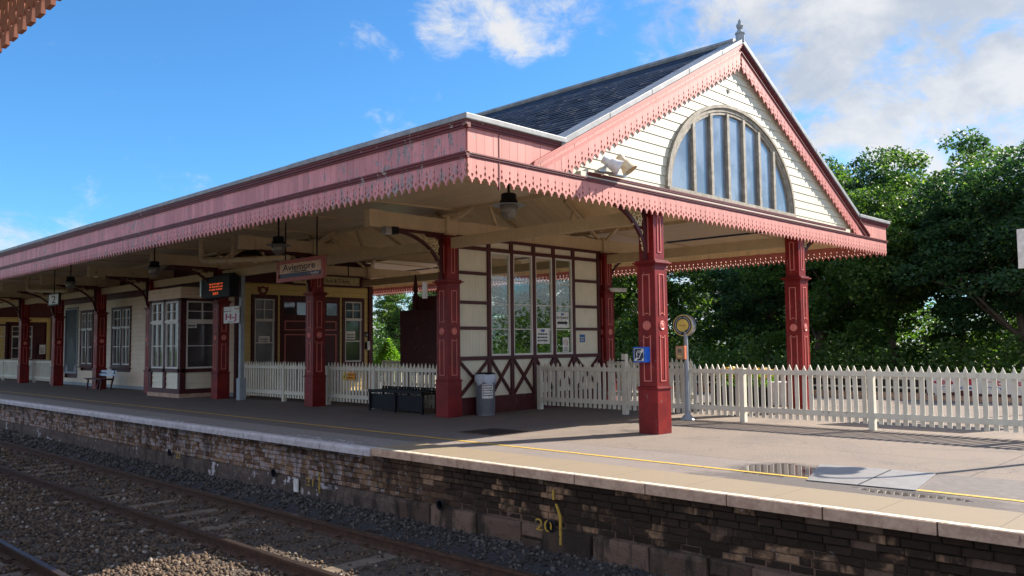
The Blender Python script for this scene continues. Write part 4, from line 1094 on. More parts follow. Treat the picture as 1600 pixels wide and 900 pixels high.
# help point
hp = thing('help_point', 'yellow and blue round help point drum on a galvanised pole by the picket fence', 'help point', (-9.02, 14.1, 0))
MB().tube([(-9.02, 14.1, 0), (-9.02, 14.1, 1.70)], .042, 14).build('pole', M['bluegrey'], hp, smooth=True)
MB().lathe([(.15, 0), (.14, .015), (.06, .10), (.045, .13)], (-9.02, 14.1, 0), 16).build('pole_base', M['bluegrey'], hp, smooth=True)
ax = Vector((.12, -.99, 0)).normalized(); uu = Vector((.99, .12, 0)).normalized()
Fd = Fr((-9.06, 14.08, 1.83), uu, ax)
MB().lathe([(.0, -.16), (.20, -.16), (.215, -.14), (.215, .0), (.205, .012), (.0, .012)], Fd.o, 32, (uu, Z3, ax)).build('drum', M['steel'], hp, smooth=True)
dr = MB().lathe([(.207, .0125), (.207, .016), (.0, .016)], Fd.o, 32, (uu, Z3, ax)).build('yellow_rim', M['inkyellow'], hp)
MB().lathe([(.190, .0165), (.190, .019), (.0, .019)], Fd.o, 32, (uu, Z3, ax)).build('blue_ring', M['darkblue'], hp)
MB().lathe([(.125, .0195), (.125, .022), (.0, .022)], Fd.o, 32, (uu, Z3, ax)).build('yellow_face', M['inkyellow'], hp)
text('lettering', 'help point', Fd, 0, -.012, .0225, .042, M['inkred'], hp, .14, 'CENTER')
rg2 = MB()
for k in range(40):
    if k in (29, 30, 31, 32, 10): continue
    a = k * 2 * math.pi / 40; rg2.bar(Fd(.148 * math.cos(a), .0205, .148 * math.sin(a)), Fd(.167 * math.cos(a), .0205, .167 * math.sin(a)), .011, .003, up=ax)
rg2.build('ring_lettering', M['signwhite'], hp)
MB().prism([(.05, -.10), (.10, -.085), (.085, -.125), (.045, -.135)], Fd, .022, .03).build('pointer', M['darkblue'], hp)
Fi = Fr((-9.06, 14.03, 0), uu, ax)
MB().boxF(Fi, -.10, .09, 0, .09, 1.17, 1.43).build('intercom_box', M['boxorange'], hp, bevel=.006)
MB().boxF(Fi, -.09, .08, .0905, .094, 1.18, 1.42).build('intercom_plate', M['grille'], hp)
g = MB(); 
for k in range(5): g.boxF(Fi, -.05, .03, .0942, .096, 1.36 - k * .014, 1.367 - k * .014)
g.build('intercom_grille', M['black'], hp)
MB().boxF(Fi, -.05, .04, .0942, .0955, 1.215, 1.24).build('intercom_label', M['inkyellow'], hp)
# hearing loop box on near column
hb_ = thing('hearing_loop_box', 'bright blue box with a white ear symbol on the near red column', 'sign', (-8.18, 11.45, 1.2))
Fl = FY(11.50)
MB().boxF(Fl, -8.30, -8.045, 0, .12, 1.175, 1.43).build('box', M['boxblue'], hb_, bevel=.004)
MB().boxF(Fl, -8.285, -8.085, .1205, .123, 1.195, 1.41).build('panel', M['darkblue'], hb_)
fm = MB(); fm.frameF(Fl, -8.280, -8.090, 1.20, 1.405, .006, .1232, .1245)
fm.bar(Fl(-8.27, .1246, 1.215), Fl(-8.235, .1246, 1.25), .002, .03, up=Fl.n); fm.bar(Fl(-8.135, .1246, 1.355), Fl(-8.10, .1246, 1.39), .002, .03, up=Fl.n)
fm.prism([(-8.27, 1.205), (-8.235, 1.205), (-8.205, 1.24), (-8.225, 1.262), (-8.27, 1.225)], Fl, .1234, .1246)
fm.prism([(-8.145, 1.345), (-8.125, 1.33), (-8.098, 1.36), (-8.098, 1.395), (-8.125, 1.395), (-8.15, 1.37)], Fl, .1234, .1246)
fm.tube([Fl(-8.185 + .048 * math.cos(a), .1245, 1.315 + .052 * math.sin(a)) for a in [.3 + i * .33 for i in range(9)]] + [Fl(-8.222, .1245, 1.275)], .0065, 5)
fm.tube([Fl(-8.150, .1245, 1.33), Fl(-8.148, .1245, 1.30), Fl(-8.17, .1245, 1.28), Fl(-8.175, .1245, 1.255), Fl(-8.19, .1245, 1.24), Fl(-8.205, .1245, 1.243)], .0065, 5)
fm.tube([Fl(-8.185 + .024 * math.cos(a), .1245, 1.318 + .026 * math.sin(a)) for a in [.2 + i * .4 for i in range(8)]], .004, 5)
fm.boxF(Fl, -8.125, -8.098, .1234, .1246, 1.205, 1.24)
fm.build('ear_symbol', M['signwhite'], hb_)
# white bracket sign on column 2, edge on
ws_ = thing('edge_on_sign', 'narrow white box on two rods fixed to the left side of the bin column', 'sign box', (-13.62, 11.6, 2.5))
MB().box(-13.66, -13.55, 11.28, 11.34, 2.48, 2.83).build('box', M['signwhite'], ws_, bevel=.006)
m = MB(); m.tube([(-13.8, 11.31, 2.56), (-13.4, 11.49, 2.56)], .008, 6); m.tube([(-13.8, 11.31, 2.72), (-13.4, 11.49, 2.72)], .008, 6); m.build('rod', M['steel'], ws_)
# horn speakers on the gable ledge
def horn(loc, d, mat, label):
    d = Vector(d).normalized(); u = d.orthogonal().normalized(); v = d.cross(u)
    t = thing('horn_speaker', label, 'loudspeaker', loc, 'horn loudspeakers on the gable ledge')
    MB().lathe([(.05, -.14), (.065, -.13), (.065, -.02), (.085, .0), (.10, .08), (.125, .16), (.135, .17), (.12, .165), (.08, .08), (.03, .0)], Vector(loc) + d * -.02, 20, (u, v, d)).build('horn', M[mat], t, smooth=True)
    m = MB(); m.bar(Vector(loc) - d * .05, Vector((loc[0] - .05, loc[1] - .18, 4.10)), .03, .03); m.bar(Vector((loc[0] - .06, loc[1] - .28, 4.10)), Vector((loc[0] - .04, loc[1] + .05, 4.10)), .10, .02); m.build('bracket', M['steel'], t)
horn((-7.72, 10.12, 4.24), (.55, .55, -.45), 'speakerwhite', 'white horn loudspeaker on the gable ledge, the left one of the pair')
horn((-7.75, 10.50, 4.30), (.45, .25, -.75), 'speakerbeige', 'beige horn loudspeaker on the gable ledge, the right one of the pair')
t = thing('camera_unit', 'small white camera on the far column at the end of the glazed screen', 'camera', (-13.0, 17.1, 2.75))
MB().bar((-13.1, 17.0, 2.86), (-12.75, 17.25, 2.84), .10, .10).build('body', M['speakerwhite'], t, bevel=.01); MB().tube([(-13.25, 16.9, 2.9), (-13.1, 17.0, 2.87)], .02, 8).build('arm', M['steel'], t)

# station name sign, hung in front of column 3
ss = thing('station_name_sign', 'pink framed station name sign reading Aviemore with a navy band', 'sign', (-16.3, 9.95, 2.97))
Fn = FY(9.98)
MB().frameF(Fn, -17.26, -15.33, 2.965, 3.455, .085, -.03, .05).build('frame', M['signframe'], ss)
MB().boxF(Fn, -17.19, -15.40, -.01, .02, 3.04, 3.38).build('board', M['signpeach'], ss)
MB().boxF(Fn, -17.175, -15.415, .0205, .023, 3.052, 3.150).build('navy_band', M['darkblue'], ss)
text('station_name', 'Aviemore', Fn, -17.02, 3.215, .0215, .205, M['ink'], ss, 1.34, bold=.0025)
text('subtitle', 'for Highland Wildlife', Fn, -16.68, 3.165, .0215, .050, M['ink'], ss, .66, bold=.001)
text('operator_name', 'ScotRail', Fn, -15.86, 3.088, .0235, .062, M['signwhite'], ss, .32, bold=.001)
lg = MB(); lg.bar(Fn(-15.99, .0237, 3.075), Fn(-15.90, .0237, 3.13), .002, .012, up=Fn.n); lg.bar(Fn(-15.99, .0237, 3.13), Fn(-15.90, .0237, 3.075), .002, .012, up=Fn.n); lg.boxF(Fn, -15.78, -15.56, .0235, .0245, 3.066, 3.071); lg.build('operator_emblem', M['signwhite'], ss)
for x in (-16.95, -15.65): MB().tube([(x, 9.98, 3.455), (x, 9.98, 4.33)], .016, 6).build('hanger', M['black'], ss)
# hanging sign behind
hs = thing('hanging_sign', 'long brown framed hanging sign reading Shop & Tickets behind the name sign column', 'sign', (-20, 14, 3.3))
Fk = FX(-21.6)
MB().frameF(Fk, 12.9, 15.35, 3.30, 3.66, .055, -.05, .05).build('frame', M['brown'], hs)
MB().boxF(Fk, 12.95, 15.30, -.03, .03, 3.35, 3.61).build('board', M['gold'], hs)
text('lettering', 'Waiting Room, Shop & Tickets', Fk, 13.1, 3.42, .031, .17, M['ink'], hs, 1.82)
m = MB(); m.tube([(-21.6, 13.2, 3.66), (-21.6, 13.2, 4.5)], .018, 6); m.tube([(-21.6, 14.9, 3.66), (-21.6, 14.9, 4.5)], .018, 6); m.build('rod', M['black'], hs)
# platform number sign
n2 = thing('platform_number_sign', 'square sign with the number 2 hanging in front of a dark column', 'sign', (-32.5, 9.9, 3.07))
F2 = FY(9.9)
MB().boxF(F2, -33.0, -31.95, -.03, .03, 3.09, 3.46).build('plate', M['signwhite'], n2)
MB().frameF(F2, -33.05, -31.90, 3.06, 3.49, .04, -.04, .045).build('frame', M['ink'], n2)
text('numeral', '2', F2, -32.68, 3.135, .0315, .39, M['ink'], n2, .40, bold=.003)
MB().tube([(-32.5, 9.9, 3.49), (-32.5, 9.9, 4.33)], .018, 6).build('hanger', M['black'], n2)
# departure display, pole, letter sign
pl = thing('display_pole', 'blue grey steel pole with a thicker blue base left of the picket gate', 'pole', (-22.25, 11.72, 0))
MB().box(-22.32, -22.20, 11.66, 11.78, .62, 3.75).build('shaft', M['bluegrey'], pl, bevel=.01)
MB().box(-22.35, -22.15, 11.62, 11.82, 0, .62).build('base', M['bluegrey'], pl, bevel=.01)
dd = thing('departure_display', 'black departure display with orange dot text beside the blue pole', 'display', (-22.8, 11.3, 3.0))
Fx = FY(11.22)
MB().boxF(Fx, -23.72, -22.05, -.28, 0, 2.93, 3.55).build('housing', M['black'], dd, bevel=.01)
MB().boxF(Fx, -23.83, -23.73, -.22, .02, 3.0, 3.5).build('end_fin', M['steel'], dd)
led = MB(); rs = random.Random(5)
for row, c in enumerate((3.33, 3.25, 3.17, 3.06)):
    a = -23.25 + (0 if row < 3 else .22); end = -22.45 if row < 3 else -22.72; h_ = .035 if row < 3 else .055
    while a < end:
        w_ = rs.uniform(.04, .13); x_ = a
        while x_ < min(a + w_, end): led.boxF(Fx, x_, x_ + .016, .001, .003, c - h_ * rs.uniform(.5, 1), c + h_ * rs.uniform(.3, 1) * .6); x_ += .026
        a += w_ + .035
led.build('dot_text', M['led'], dd)
MB().bar((-22.3, 11.5, 3.6), (-22.9, 11.35, 3.6), .06, .06).build('arm', M['black'], dd)
hj = thing('letter_sign', 'white sign with the dark red letters H-J fixed to the blue pole', 'sign', (-22.5, 11.5, 2.2))
Fj = FY(11.55)
MB().boxF(Fj, -22.98, -22.06, 0, .02, 2.19, 2.67).build('plate', M['signwhite'], hj, bevel=.004)
text('lettering', 'H-J', Fj, -22.88, 2.29, .0205, .24, M['inkred'], hj, .64, bold=.006); scribble(MB(), Fj, -22.95, -22.5, 2.51, 2.56, 1, .0205, 3).build('small_lettering', M['ink'], hj)
scribble(MB(), Fj, -22.7, -22.3, 2.215, 2.245, 1, .0205, 8).build('small_lettering', M['ink'], hj); MB().boxF(Fj, -22.3, -22.1, .0205, .0215, 2.585, 2.61).build('emblem', M['inkred'], hj)

# ------------------------------------------------------------------ station buildings
def weatherboards(mb, F, a0, a1, c0, c1, h=.165, b=.0, holes=()):
    z = c0
    while z < c1 - .01:
        z1 = min(z + h, c1); segs = [(a0, a1)]
        for (h0, h1, k0, k1) in holes:
            if k0 < z1 and k1 > z:
                ns_ = []
                for s0, s1 in segs:
                    if h0 > s0 and h0 < s1: ns_.append((s0, h0))
                    if h1 < s1 and h1 > s0: ns_.append((h1, s1))
                    if h1 <= s0 or h0 >= s1: ns_.append((s0, s1))
                segs = ns_
        for s0, s1 in segs:
            mb.add([F(s0, b + .03, z), F(s1, b + .03, z), F(s1, b + .008, z1 - .004), F(s0, b + .008, z1 - .004), F(s0, b - .01, z), F(s1, b - .01, z), F(s1, b - .01, z1 - .004), F(s0, b - .01, z1 - .004)],
                   [(0, 1, 2, 3), (7, 6, 5, 4), (0, 4, 5, 1), (3, 2, 6, 7), (0, 3, 7, 4), (1, 5, 6, 2)])
        z = z1
def window(F, a0, a1, c0, c1, split, parent, lights=2, lowers=2, outer='brown', glass='glass', grid=(2, 2), sash_n=1):
    """timber surround, sashes; upper lights above split"""
    o = MB(); o.frameF(F, a0, a1, c0, c1, .10, -.06, .055); o.boxF(F, a0 - .03, a1 + .03, 0, .09, c0 - .05, c0)
    wo_ = o.build('window', M[outer], parent)
    A0, A1 = a0 + .10, a1 - .10; W = (A1 - A0 - .07 * (sash_n - 1)) / sash_n
    for k in range(sash_n):
        s0 = A0 + k * (W + .07); s1 = s0 + W; f = MB(); w_ = .05
        if k: f2 = MB().boxF(F, s0 - .07, s0, -.05, .05, c0 + .1, c1 - .1); f2.build('mullion', M[outer], wo_)
        f.frameF(F, s0, s1, c0 + .10, split, w_, -.04, .02); f.frameF(F, s0, s1, split + .0, c1 - .10, w_ * .8, -.03, .03); f.boxF(F, s0 - .01, s1 + .01, .02, .05, split - .03, split + .035)
        for i in range(1, grid[0]): x_ = s0 + (s1 - s0) * i / grid[0]; f.boxF(F, x_ - .012, x_ + .012, -.03, .02, split, c1 - .1)
        for i in range(1, grid[1]): z_ = split + (c1 - .1 - split) * i / grid[1]; f.boxF(F, s0, s1, -.03, .019, z_ - .012, z_ + .012)
        for i in range(1, lights): x_ = s0 + (s1 - s0) * i / lights; f.boxF(F, x_ - .012, x_ + .012, -.04, .012, c0 + .1, split)
        zm = (c0 + .1 + split) / 2 - .02; f.boxF(F, s0, s1, -.04, .011, zm - .018, zm + .018)
        f.build('sash', M['sash'], wo_)
        MB().boxF(F, s0 + .02, s1 - .02, -.05, -.035, c0 + .12, c1 - .12).build('pane', M[glass], wo_)
    return wo_
B0, B1, BY0, BY1 = -39.4, -23.8, 12.40, 17.35
bd = thing('station_building', 'cream and yellow weatherboarded station office with bay window and maroon double doors', 'building', (-31, 14.8, 0))
core = MB().box(B0 + .08, B1 - .08, BY0 + .08, BY1 - .08, 0, 4.35); core.build('core', M['brown'], bd)
Fy = FY(BY0); Fe = FX(B1)
wl_ = MB(); weatherboards(wl_, Fy, B0, B1, .12, 3.40, holes=[(-39.1, -37.5, .45, 3.22), (-37.2, -35.7, .78, 3.08), (-33.8, -31.9, .78, 3.08), (-27.0, -24.7, 0, 3.4)])
wl_.build('front_weatherboards', M['creamwall'], bd)
wl_ = MB(); weatherboards(wl_, Fe, BY0 + .02, BY1 - .12, .0, 3.50, holes=[(12.82, 13.75, .85, 3.10), (13.82, 16.08, 0, 3.12), (16.15, 17.07, .9, 3.10)])
wl_.build('end_weatherboards', M['yellow'], bd)
hd = MB(); hd.boxF(Fy, B0, B1, -.02, .06, 3.40, 4.34); hd.boxF(Fe, BY0, BY1 - .05, -.02, .05, 3.50, 4.34); hd.build('header_board', M['brown'], bd)
bp = MB(); bp.boxF(Fy, B0, B1, -.02, .05, 0, .12); bp.build('base_board', M['bluegrey'], bd)
cp = MB(); cp.box(B1 - .03, B1 + .12, BY0 - .10, BY0 + .02, 0, 3.5); cp.box(B1 - .03, B1 + .10, BY1 - .14, BY1 + .02, 0, 3.55); cp.box(B0 - .05, B0 + .1, BY0 - .06, BY0 + .02, 0, 3.5); cp.build('corner_post', M['brown'], bd)
window(Fy, -37.2, -35.75, .78, 3.08, 2.30, bd, 1, 2, sash_n=2, grid=(2, 2))
window(Fy, -33.8, -31.9, .78, 3.08, 2.30, bd, 2, 2, sash_n=2, grid=(2, 2))
window(Fe, 12.84, 13.73, .86, 3.10, 2.34, bd, 1, 2, glass='frost', grid=(2, 2))
window(Fe, 16.16, 17.05, .86, 3.10, 2.40, bd, 1, 2, glass='glass', grid=(2, 2))
# doors
for k, (a0, a1) in enumerate(((13.84, 14.94), (14.96, 16.06))):
    d = MB(); d.boxF(Fe, a0, a1, -.03, .03, 0, 3.12); do = d.build('door', M['brown'], bd)
    m = MB(); m.frameF(Fe, a0 + .14, a1 - .14, 2.02, 2.33, .035, .03, .045); m.frameF(Fe, a0 + .14, a1 - .14, .35, 1.90, .035, .03, .045); m.build('panel_moulding', M['rose'], do)
    g = MB(); g.boxF(Fe, a0 + .12, a0 + .5, .03, .036, 2.52, 2.92); g.boxF(Fe, a0 + .58, a1 - .12, .03, .036, 2.52, 2.92); g.build('door_light', M['glass'], do)
    MB().boxF(Fe, (a1 - .09) if k == 0 else (a0 + .04), (a1 - .04) if k == 0 else (a0 + .09), .03, .07, 1.1, 1.3).build('handle', M['steel'], do)
# crest, notices on the end wall
cr = thing('wall_crest', 'small dark red and gold shield on the yellow wall above the left window', 'crest', tuple(Fe(13.2, .03, 3.2)))
MB().prism([(13.03, 3.38), (13.12, 3.36), (13.21, 3.40), (13.30, 3.36), (13.40, 3.38), (13.38, 3.24), (13.30, 3.12), (13.21, 3.05), (13.12, 3.12), (13.05, 3.24)][::-1], Fe, .03, .05).build('shield', M['maroon'], cr)
MB().lathe([(.075, 0), (.07, .006), (.05, .002), (.045, .006), (0, .006)], Fe(13.215, .052, 3.26), 16, (Fe.u, Z3, Fe.n)).build('ring', M['gold'], cr)
notice('window_paper', 'white paper in the left window of the yellow end wall', Fe, 13.12, 13.50, 1.62, 1.84, -.033, rows=2, seed=21)
notice('window_paper', 'white paper in the right window of the yellow end wall', Fe, 16.32, 16.72, 1.72, 2.0, -.033, rows=2, seed=22)
notice('door_plate', 'dark plate on the yellow wall right of the doors', Fe, 17.08, 17.30, 1.80, 1.98, .032, 'ink', rows=2, seed=23, tm='signwhite', cat='plate')
wp = thing('wall_phone', 'white intercom with a black handset below the dark plate on the yellow wall', 'intercom', tuple(Fe(17.16, .03, 1.4)))
MB().boxF(Fe, 17.14, 17.27, .032, .10, 1.35, 1.66).build('body', M['signwhite'], wp, bevel=.01); MB().boxF(Fe, 17.09, 17.135, .032, .09, 1.38, 1.62).build('handset', M['black'], wp)
# poster on the front wall
po = thing('wall_poster', 'tall framed dark misty poster on the cream wall at the far left', 'poster', tuple(Fy(-38.3, .03, .5)))
MB().frameF(Fy, -39.08, -37.54, .47, 3.22, .05, -.01, .05).build('frame', M['bluegrey'], po)
t_p = NT('misty_poster'); PP = t_p.pos(); sx = t_p.n('ShaderNodeSeparateXYZ'); t_p.l(PP, sx.inputs[0])
nz_ = t_p.noise(PP, 1.1, 5, .6, .5)
cc = t_p.mix(t_p.ramp(t_p.math('ADD', nz_, t_p.math('MULTIPLY', sx.outputs[2], .12)), .45, .95), (.10, .085, .08), (.035, .037, .042))
lowf = t_p.ramp(t_p.math('ADD', sx.outputs[2], t_p.math('MULTIPLY', nz_, .6)), 1.25, .95)
cc = t_p.mix(lowf, cc, (.35, .33, .36)); t_p.bsdf(cc, .5, spec=.12)
MB().boxF(Fy, -39.03, -37.59, -.005, .01, .52, 3.17).build('print', t_p.m, po)
MB().prism([(-38.75, .55), (-38.0, .55), (-37.95, .9), (-37.72, 1.15), (-37.8, 1.4), (-37.98, 1.3), (-38.05, 1.7), (-38.2, 1.95), (-38.4, 2.0), (-38.55, 1.8), (-38.6, 1.5), (-38.9, 1.3), (-38.95, 1.1), (-38.7, 1.0)], Fy, .0102, .0115).build('dark_shape', M['ink'], po)
# bay window
X0b, X1b, Yb = -26.95, -24.72, 11.06
bay = MB(); bay.box(X0b + .06, X1b - .06, Yb + .08, BY0 + .1, .12, 3.2); bay.build('bay_core', M['ink'], bd)
Fbf, Fbs = FY(Yb), FX(X1b)
bt = MB()
for a in (X0b + .06, (X0b + X1b) / 2 - .02, X1b - .07): bt.boxF(Fbf, a - .08, a + .08, -.06, .03, .12, 3.0)
bt.boxF(Fbf, X0b, X1b, -.06, .04, .12, .26); bt.boxF(Fbf, X0b, X1b, -.06, .03, .76, .86)
for a in (Yb + .06, BY0 - .10): bt.boxF(Fbs, a - .07, a + .08, -.06, .03, .12, 3.0)
bt.boxF(Fbs, Yb, BY0, -.06, .04, .12, .26); bt.boxF(Fbs, Yb, BY0, -.06, .03, .76, .86); bt.boxF(Fbf, X0b, X1b, -.06, .03, 2.93, 3.02); bt.boxF(Fbs, Yb, BY0, -.06, .03, 2.93, 3.02)
bt.build('bay_frame', M['brown'], bd)
bh = MB(); weatherboards(bh, Fbf, X0b - .05, X1b + .06, 3.0, 3.34, .115, .05); weatherboards(bh, Fbs, Yb - .06, BY0, 3.0, 3.34, .115, .05); bh.box(X0b, X1b, Yb, BY0, 3.30, 3.345); bh.build('bay_hood', M['creamwall'], bd)
bl = MB(); weatherboards(bl, Fbf, X0b + .1, X1b - .1, .26, .77, .17, -.04); weatherboards(bl, Fbs, Yb + .1, BY0 - .1, .26, .77, .17, -.04); bl.build('bay_apron', M['cream'], bd)
MB().box(X0b - .05, X1b + .06, Yb - .06, BY0, 0, .12).build('bay_step', M['copstone'], bd)
def sashw(F, a0, a1, c0, c1, split, grid, parent, glass='glass'):
    f = MB(); f.frameF(F, a0, a1, c0, split - .02, .05, -.03, .022); f.frameF(F, a0, a1, split + .02, c1, .045, -.03, .03); f.boxF(F, a0 - .02, a1 + .02, 0, .055, split - .035, split + .03)
    for i in range(1, grid[0]): x_ = a0 + (a1 - a0) * i / grid[0]; f.boxF(F, x_ - .012, x_ + .012, -.03, .018, split, c1)
    f.boxF(F, a0, a1, -.03, .017, (split + c1) / 2 - .012, (split + c1) / 2 + .012)
    for i in range(1, grid[1]): x_ = a0 + (a1 - a0) * i / grid[1]; f.boxF(F, x_ - .012, x_ + .012, -.03, .018, c0, split)
    zm = c0 + (split - c0) * .48; f.boxF(F, a0, a1, -.03, .017, zm - .012, zm + .012)
    fo = f.build('window', M['sash'], parent); MB().boxF(F, a0 + .02, a1 - .02, -.045, -.032, c0 + .02, c1 - .02).build('pane', M[glass], fo)
mid = (X0b + X1b) / 2 - .02
sashw(Fbf, X0b + .15, mid - .09, .87, 2.92, 2.30, (2, 2), bd); sashw(Fbf, mid + .09, X1b - .16, .87, 2.92, 2.30, (2, 2), bd); sashw(Fbs, Yb + .15, BY0 - .18, .87, 2.92, 2.30, (2, 1), bd)
notice('bay_notice', 'small paper in the right side window of the ticket office bay', Fbs, 11.25, 11.55, 2.10, 2.24, -.030, rows=1, seed=31)

# second building at the far left
b2 = thing('far_building', 'yellow weatherboarded building end in shade at the far left of the canopy', 'building', (-55, 14.8, 0))
MB().box(-62, -50.1, 12.5, 17.3, 0, 4.3).build('core', M['brown'], b2)
F5 = FX(-50); wl_ = MB(); weatherboards(wl_, F5, 12.4, 17.3, 0, 3.22, holes=[(12.9, 14.9, .9, 2.9)]); wl_.build('weatherboards', M['yellow'], b2)
MB().boxF(F5, 12.4, 17.3, -.02, .05, 3.22, 4.3).build('header_board', M['brown'], b2)
window(F5, 12.5, 13.0, .9, 2.85, 2.2, b2, 1, 2); window(F5, 13.1, 14.3, .9, 2.85, 2.2, b2, 2, 2)
notice('wall_notice', 'white paper notice on the yellow wall at the far left', F5, 14.55, 14.85, 1.25, 1.75, .032, rows=5, seed=41)
MB().box(-50.1, -49.9, 15.1, 15.3, 0, 3.3).build('corner_post', M['brown'], b2)

# kiosk behind the fence
ko = thing('maroon_kiosk', 'scratched dark maroon board cabinet behind the picket fence with a pointed wooden finial', 'cabinet', (-19.3, 16.1, 0))
MB().box(-20.44, -18.0, 16.0, 16.35, .86, 2.56).build('cabinet', M['brown'], ko, bevel=.01)
MB().box(-20.02, -17.9, 16.37, 16.7, .6, 2.98).build('back_board', M['brown'], ko, bevel=.01)
m = MB(); m.box(-19.86, -19.70, 16.02, 16.15, 2.562, 3.0); m.lathe([(.07, 3.0), (.085, 3.03), (.05, 3.08), (.075, 3.16), (.07, 3.30), (.02, 3.62), (0, 3.66)], (-19.78, 16.08, 0), 10); m.build('finial_post', M['brown'], ko, smooth=False)
m = MB()
for x in (-20.2, -18.3): m.box(x - .05, x + .05, 16.1, 16.2, 0, .86)
m.build('leg', M['brown'], ko)
scm = MB(); rs = random.Random(8)
for k in range(34):
    a = rs.uniform(-19.9, -18.1); c = rs.uniform(1.0, 2.45); l = rs.uniform(.02, .10); th = rs.uniform(-1, 1)
    if rs.random() < .5 and a < -19.2: continue
    scm.bar((a, 15.9985, c), (a + l * math.sin(th) * .6, 15.9985, c + l), .003, rs.uniform(.006, .016), up=Vector((0, 1, 0)))
scm.build('scratches', M['grille'], ko)

# ------------------------------------------------------------------ behind the fence: boundary railing, banner, planter, board sign
bf = thing('boundary_railing', 'low grey railing with white posts beyond the platform under the trees', 'railing', (-8, 22.3, 0))
m = MB(); n = 0; x = -18
while x < 6:
    m.box(x, x + .09, 22.25, 22.35, .12, .56); x += .62
m.box(-18, 6, 22.28, 22.32, .49, .54); m.box(-18, 6, 22.28, 22.32, .26, .31); m.build('posts', M['white'], bf)
m = MB(); m.box(-18, 6, 22.2, 22.5, 0, .16); m.build('kerb', M['copstone'], bf)
m = MB(); m.box(-18, 6, 22.40, 22.42, .16, .50); m.build('dark_backing', M['ink'], bf)  # black sheet that makes the gaps between the posts dark
bn2 = thing('banner', 'long pale banner with red letters on the railing beyond the picket fence', 'banner', (-4.5, 22.2, 0))
Fbn2 = FY(22.2)
MB().boxF(Fbn2, -7.25, .6, 0, .012, .12, .60).build('sheet', M['signwhite'], bn2)
text('lettering', 'e I t a o n se o n', Fbn2, -7.1, .40, .0125, .20, M['inkred'], bn2, 6.5, bold=.006)
text('small_lettering', 'r o m   i n t h e   h i g h', Fbn2, -7.0, .29, .0125, .13, M['inkblue'], bn2, 6.2, bold=.002)
sil = MB(); rs = random.Random(4); x_ = -7.25
while x_ < .5:
    w_ = rs.uniform(.15, .5); sil.boxF(Fbn2, x_, min(x_ + w_ * .8, .58), .0122, .0135, .125, .15 + rs.uniform(.02, .13)); x_ += w_
sil.build('picture_strip', M['brown'], bn2)
pt = thing('flower_planter', 'white planter of yellow flowers behind the picket fence by the sunlit column', 'planter', (-10.2, 18.6, 0))
MB().box(-10.95, -9.55, 18.3, 18.9, 0, .42).build('trough', M['ink'], pt, bevel=.02)
MB().box(-9.5, -8.95, 18.3, 18.8, 0, .55).build('box', M['signwhite'], pt, bevel=.02)
def leafmesh(pts, size, rngl, flat=.35, aspect=.62):
    n = len(pts); nrm = rngl.normal(size=(n, 3)); nrm[:, 2] = np.abs(nrm[:, 2]) + flat; nrm /= np.linalg.norm(nrm, axis=1, keepdims=True)
    t1 = np.cross(nrm, rngl.normal(size=(n, 3))); t1 /= np.linalg.norm(t1, axis=1, keepdims=True); t2 = np.cross(nrm, t1)
    s = size * rngl.uniform(.6, 1.3, (n, 1)); a = t1 * s; b = t2 * s * aspect
    V = np.stack([pts - a, pts - a * .1 + b, pts + a, pts - a * .1 - b], 1)
    return V
def mesh_quads(name, V, mat):
    n = V.shape[0]; me = bpy.data.meshes.new(name); me.vertices.add(n * 4); me.vertices.foreach_set('co', V.reshape(-1).astype('f'))
    me.loops.add(n * 4); me.loops.foreach_set('vertex_index', np.arange(n * 4, dtype='i')); me.polygons.add(n)
    me.polygons.foreach_set('loop_start', np.arange(0, n * 4, 4, dtype='i')); me.polygons.foreach_set('loop_total', np.full(n, 4, 'i')); me.update(calc_edges=True); me.materials.append(mat); return me
def obj_from(me, name, parent=None):
    o = bpy.data.objects.new(name, me); COL.objects.link(o)
    if parent is not None: o.parent = parent; o['o'] = parent['o']
    return o
pq = rng.uniform((-.75, -.28, .40), (.65, .28, .78), (900, 3)); obj_from(mesh_quads('foliage', leafmesh(pq, .045, rng), M['leafbright']), 'foliage', pt)
pq = rng.uniform((-.75, -.28, .60), (.65, .28, .86), (260, 3)); obj_from(mesh_quads('flowers', leafmesh(pq, .05, rng, 1.0, 1), M['petal']), 'flowers', pt)
# white board sign at the right edge
bsn = thing('board_sign', 'blank side of a white board sign on posts at the right edge', 'sign', (-3.6, 20, 0))
MB().box(-4.60, -2.2, 19.97, 20.0, 2.97, 3.80).build('board', M['signwhite'], bsn)
m = MB(); m.tube([(-3.9, 20.06, 0), (-3.9, 20.06, 3.7)], .04, 8); m.tube([(-2.6, 20.06, 0), (-2.6, 20.06, 3.7)], .04, 8); m.build('post', M['bluegrey'], bsn)
# swan neck lamp post just outside the right edge: its shadow lies on the platform
lp = thing('lamp_post', 'swan neck platform lamp post beyond the right edge throwing its shadow on the platform', 'lamp post', (-1.75, 13.9, 0))
pts = [(-1.75, 13.9, 0), (-1.75, 13.9, 2.9)] + [(-1.75 - .38 * (1 - math.cos(a)), 13.9 - .05 * a, 2.9 + .55 * math.sin(a)) for a in [i * math.pi / 8 for i in range(1, 8)]]
MB().tube(pts, [.06, .045] + [.032] * 7, 10).build('post', M['bluegrey'], lp, smooth=True)
MB().lathe([(.05, .14), (.09, .10), (.12, 0), (.30, -.06), (.30, -.08), (.15, -.10), (.15, -.26), (.10, -.34), (0, -.36)], (-2.5, 13.8, 3.15), 18).build('lantern', M['black'], lp, smooth=True)
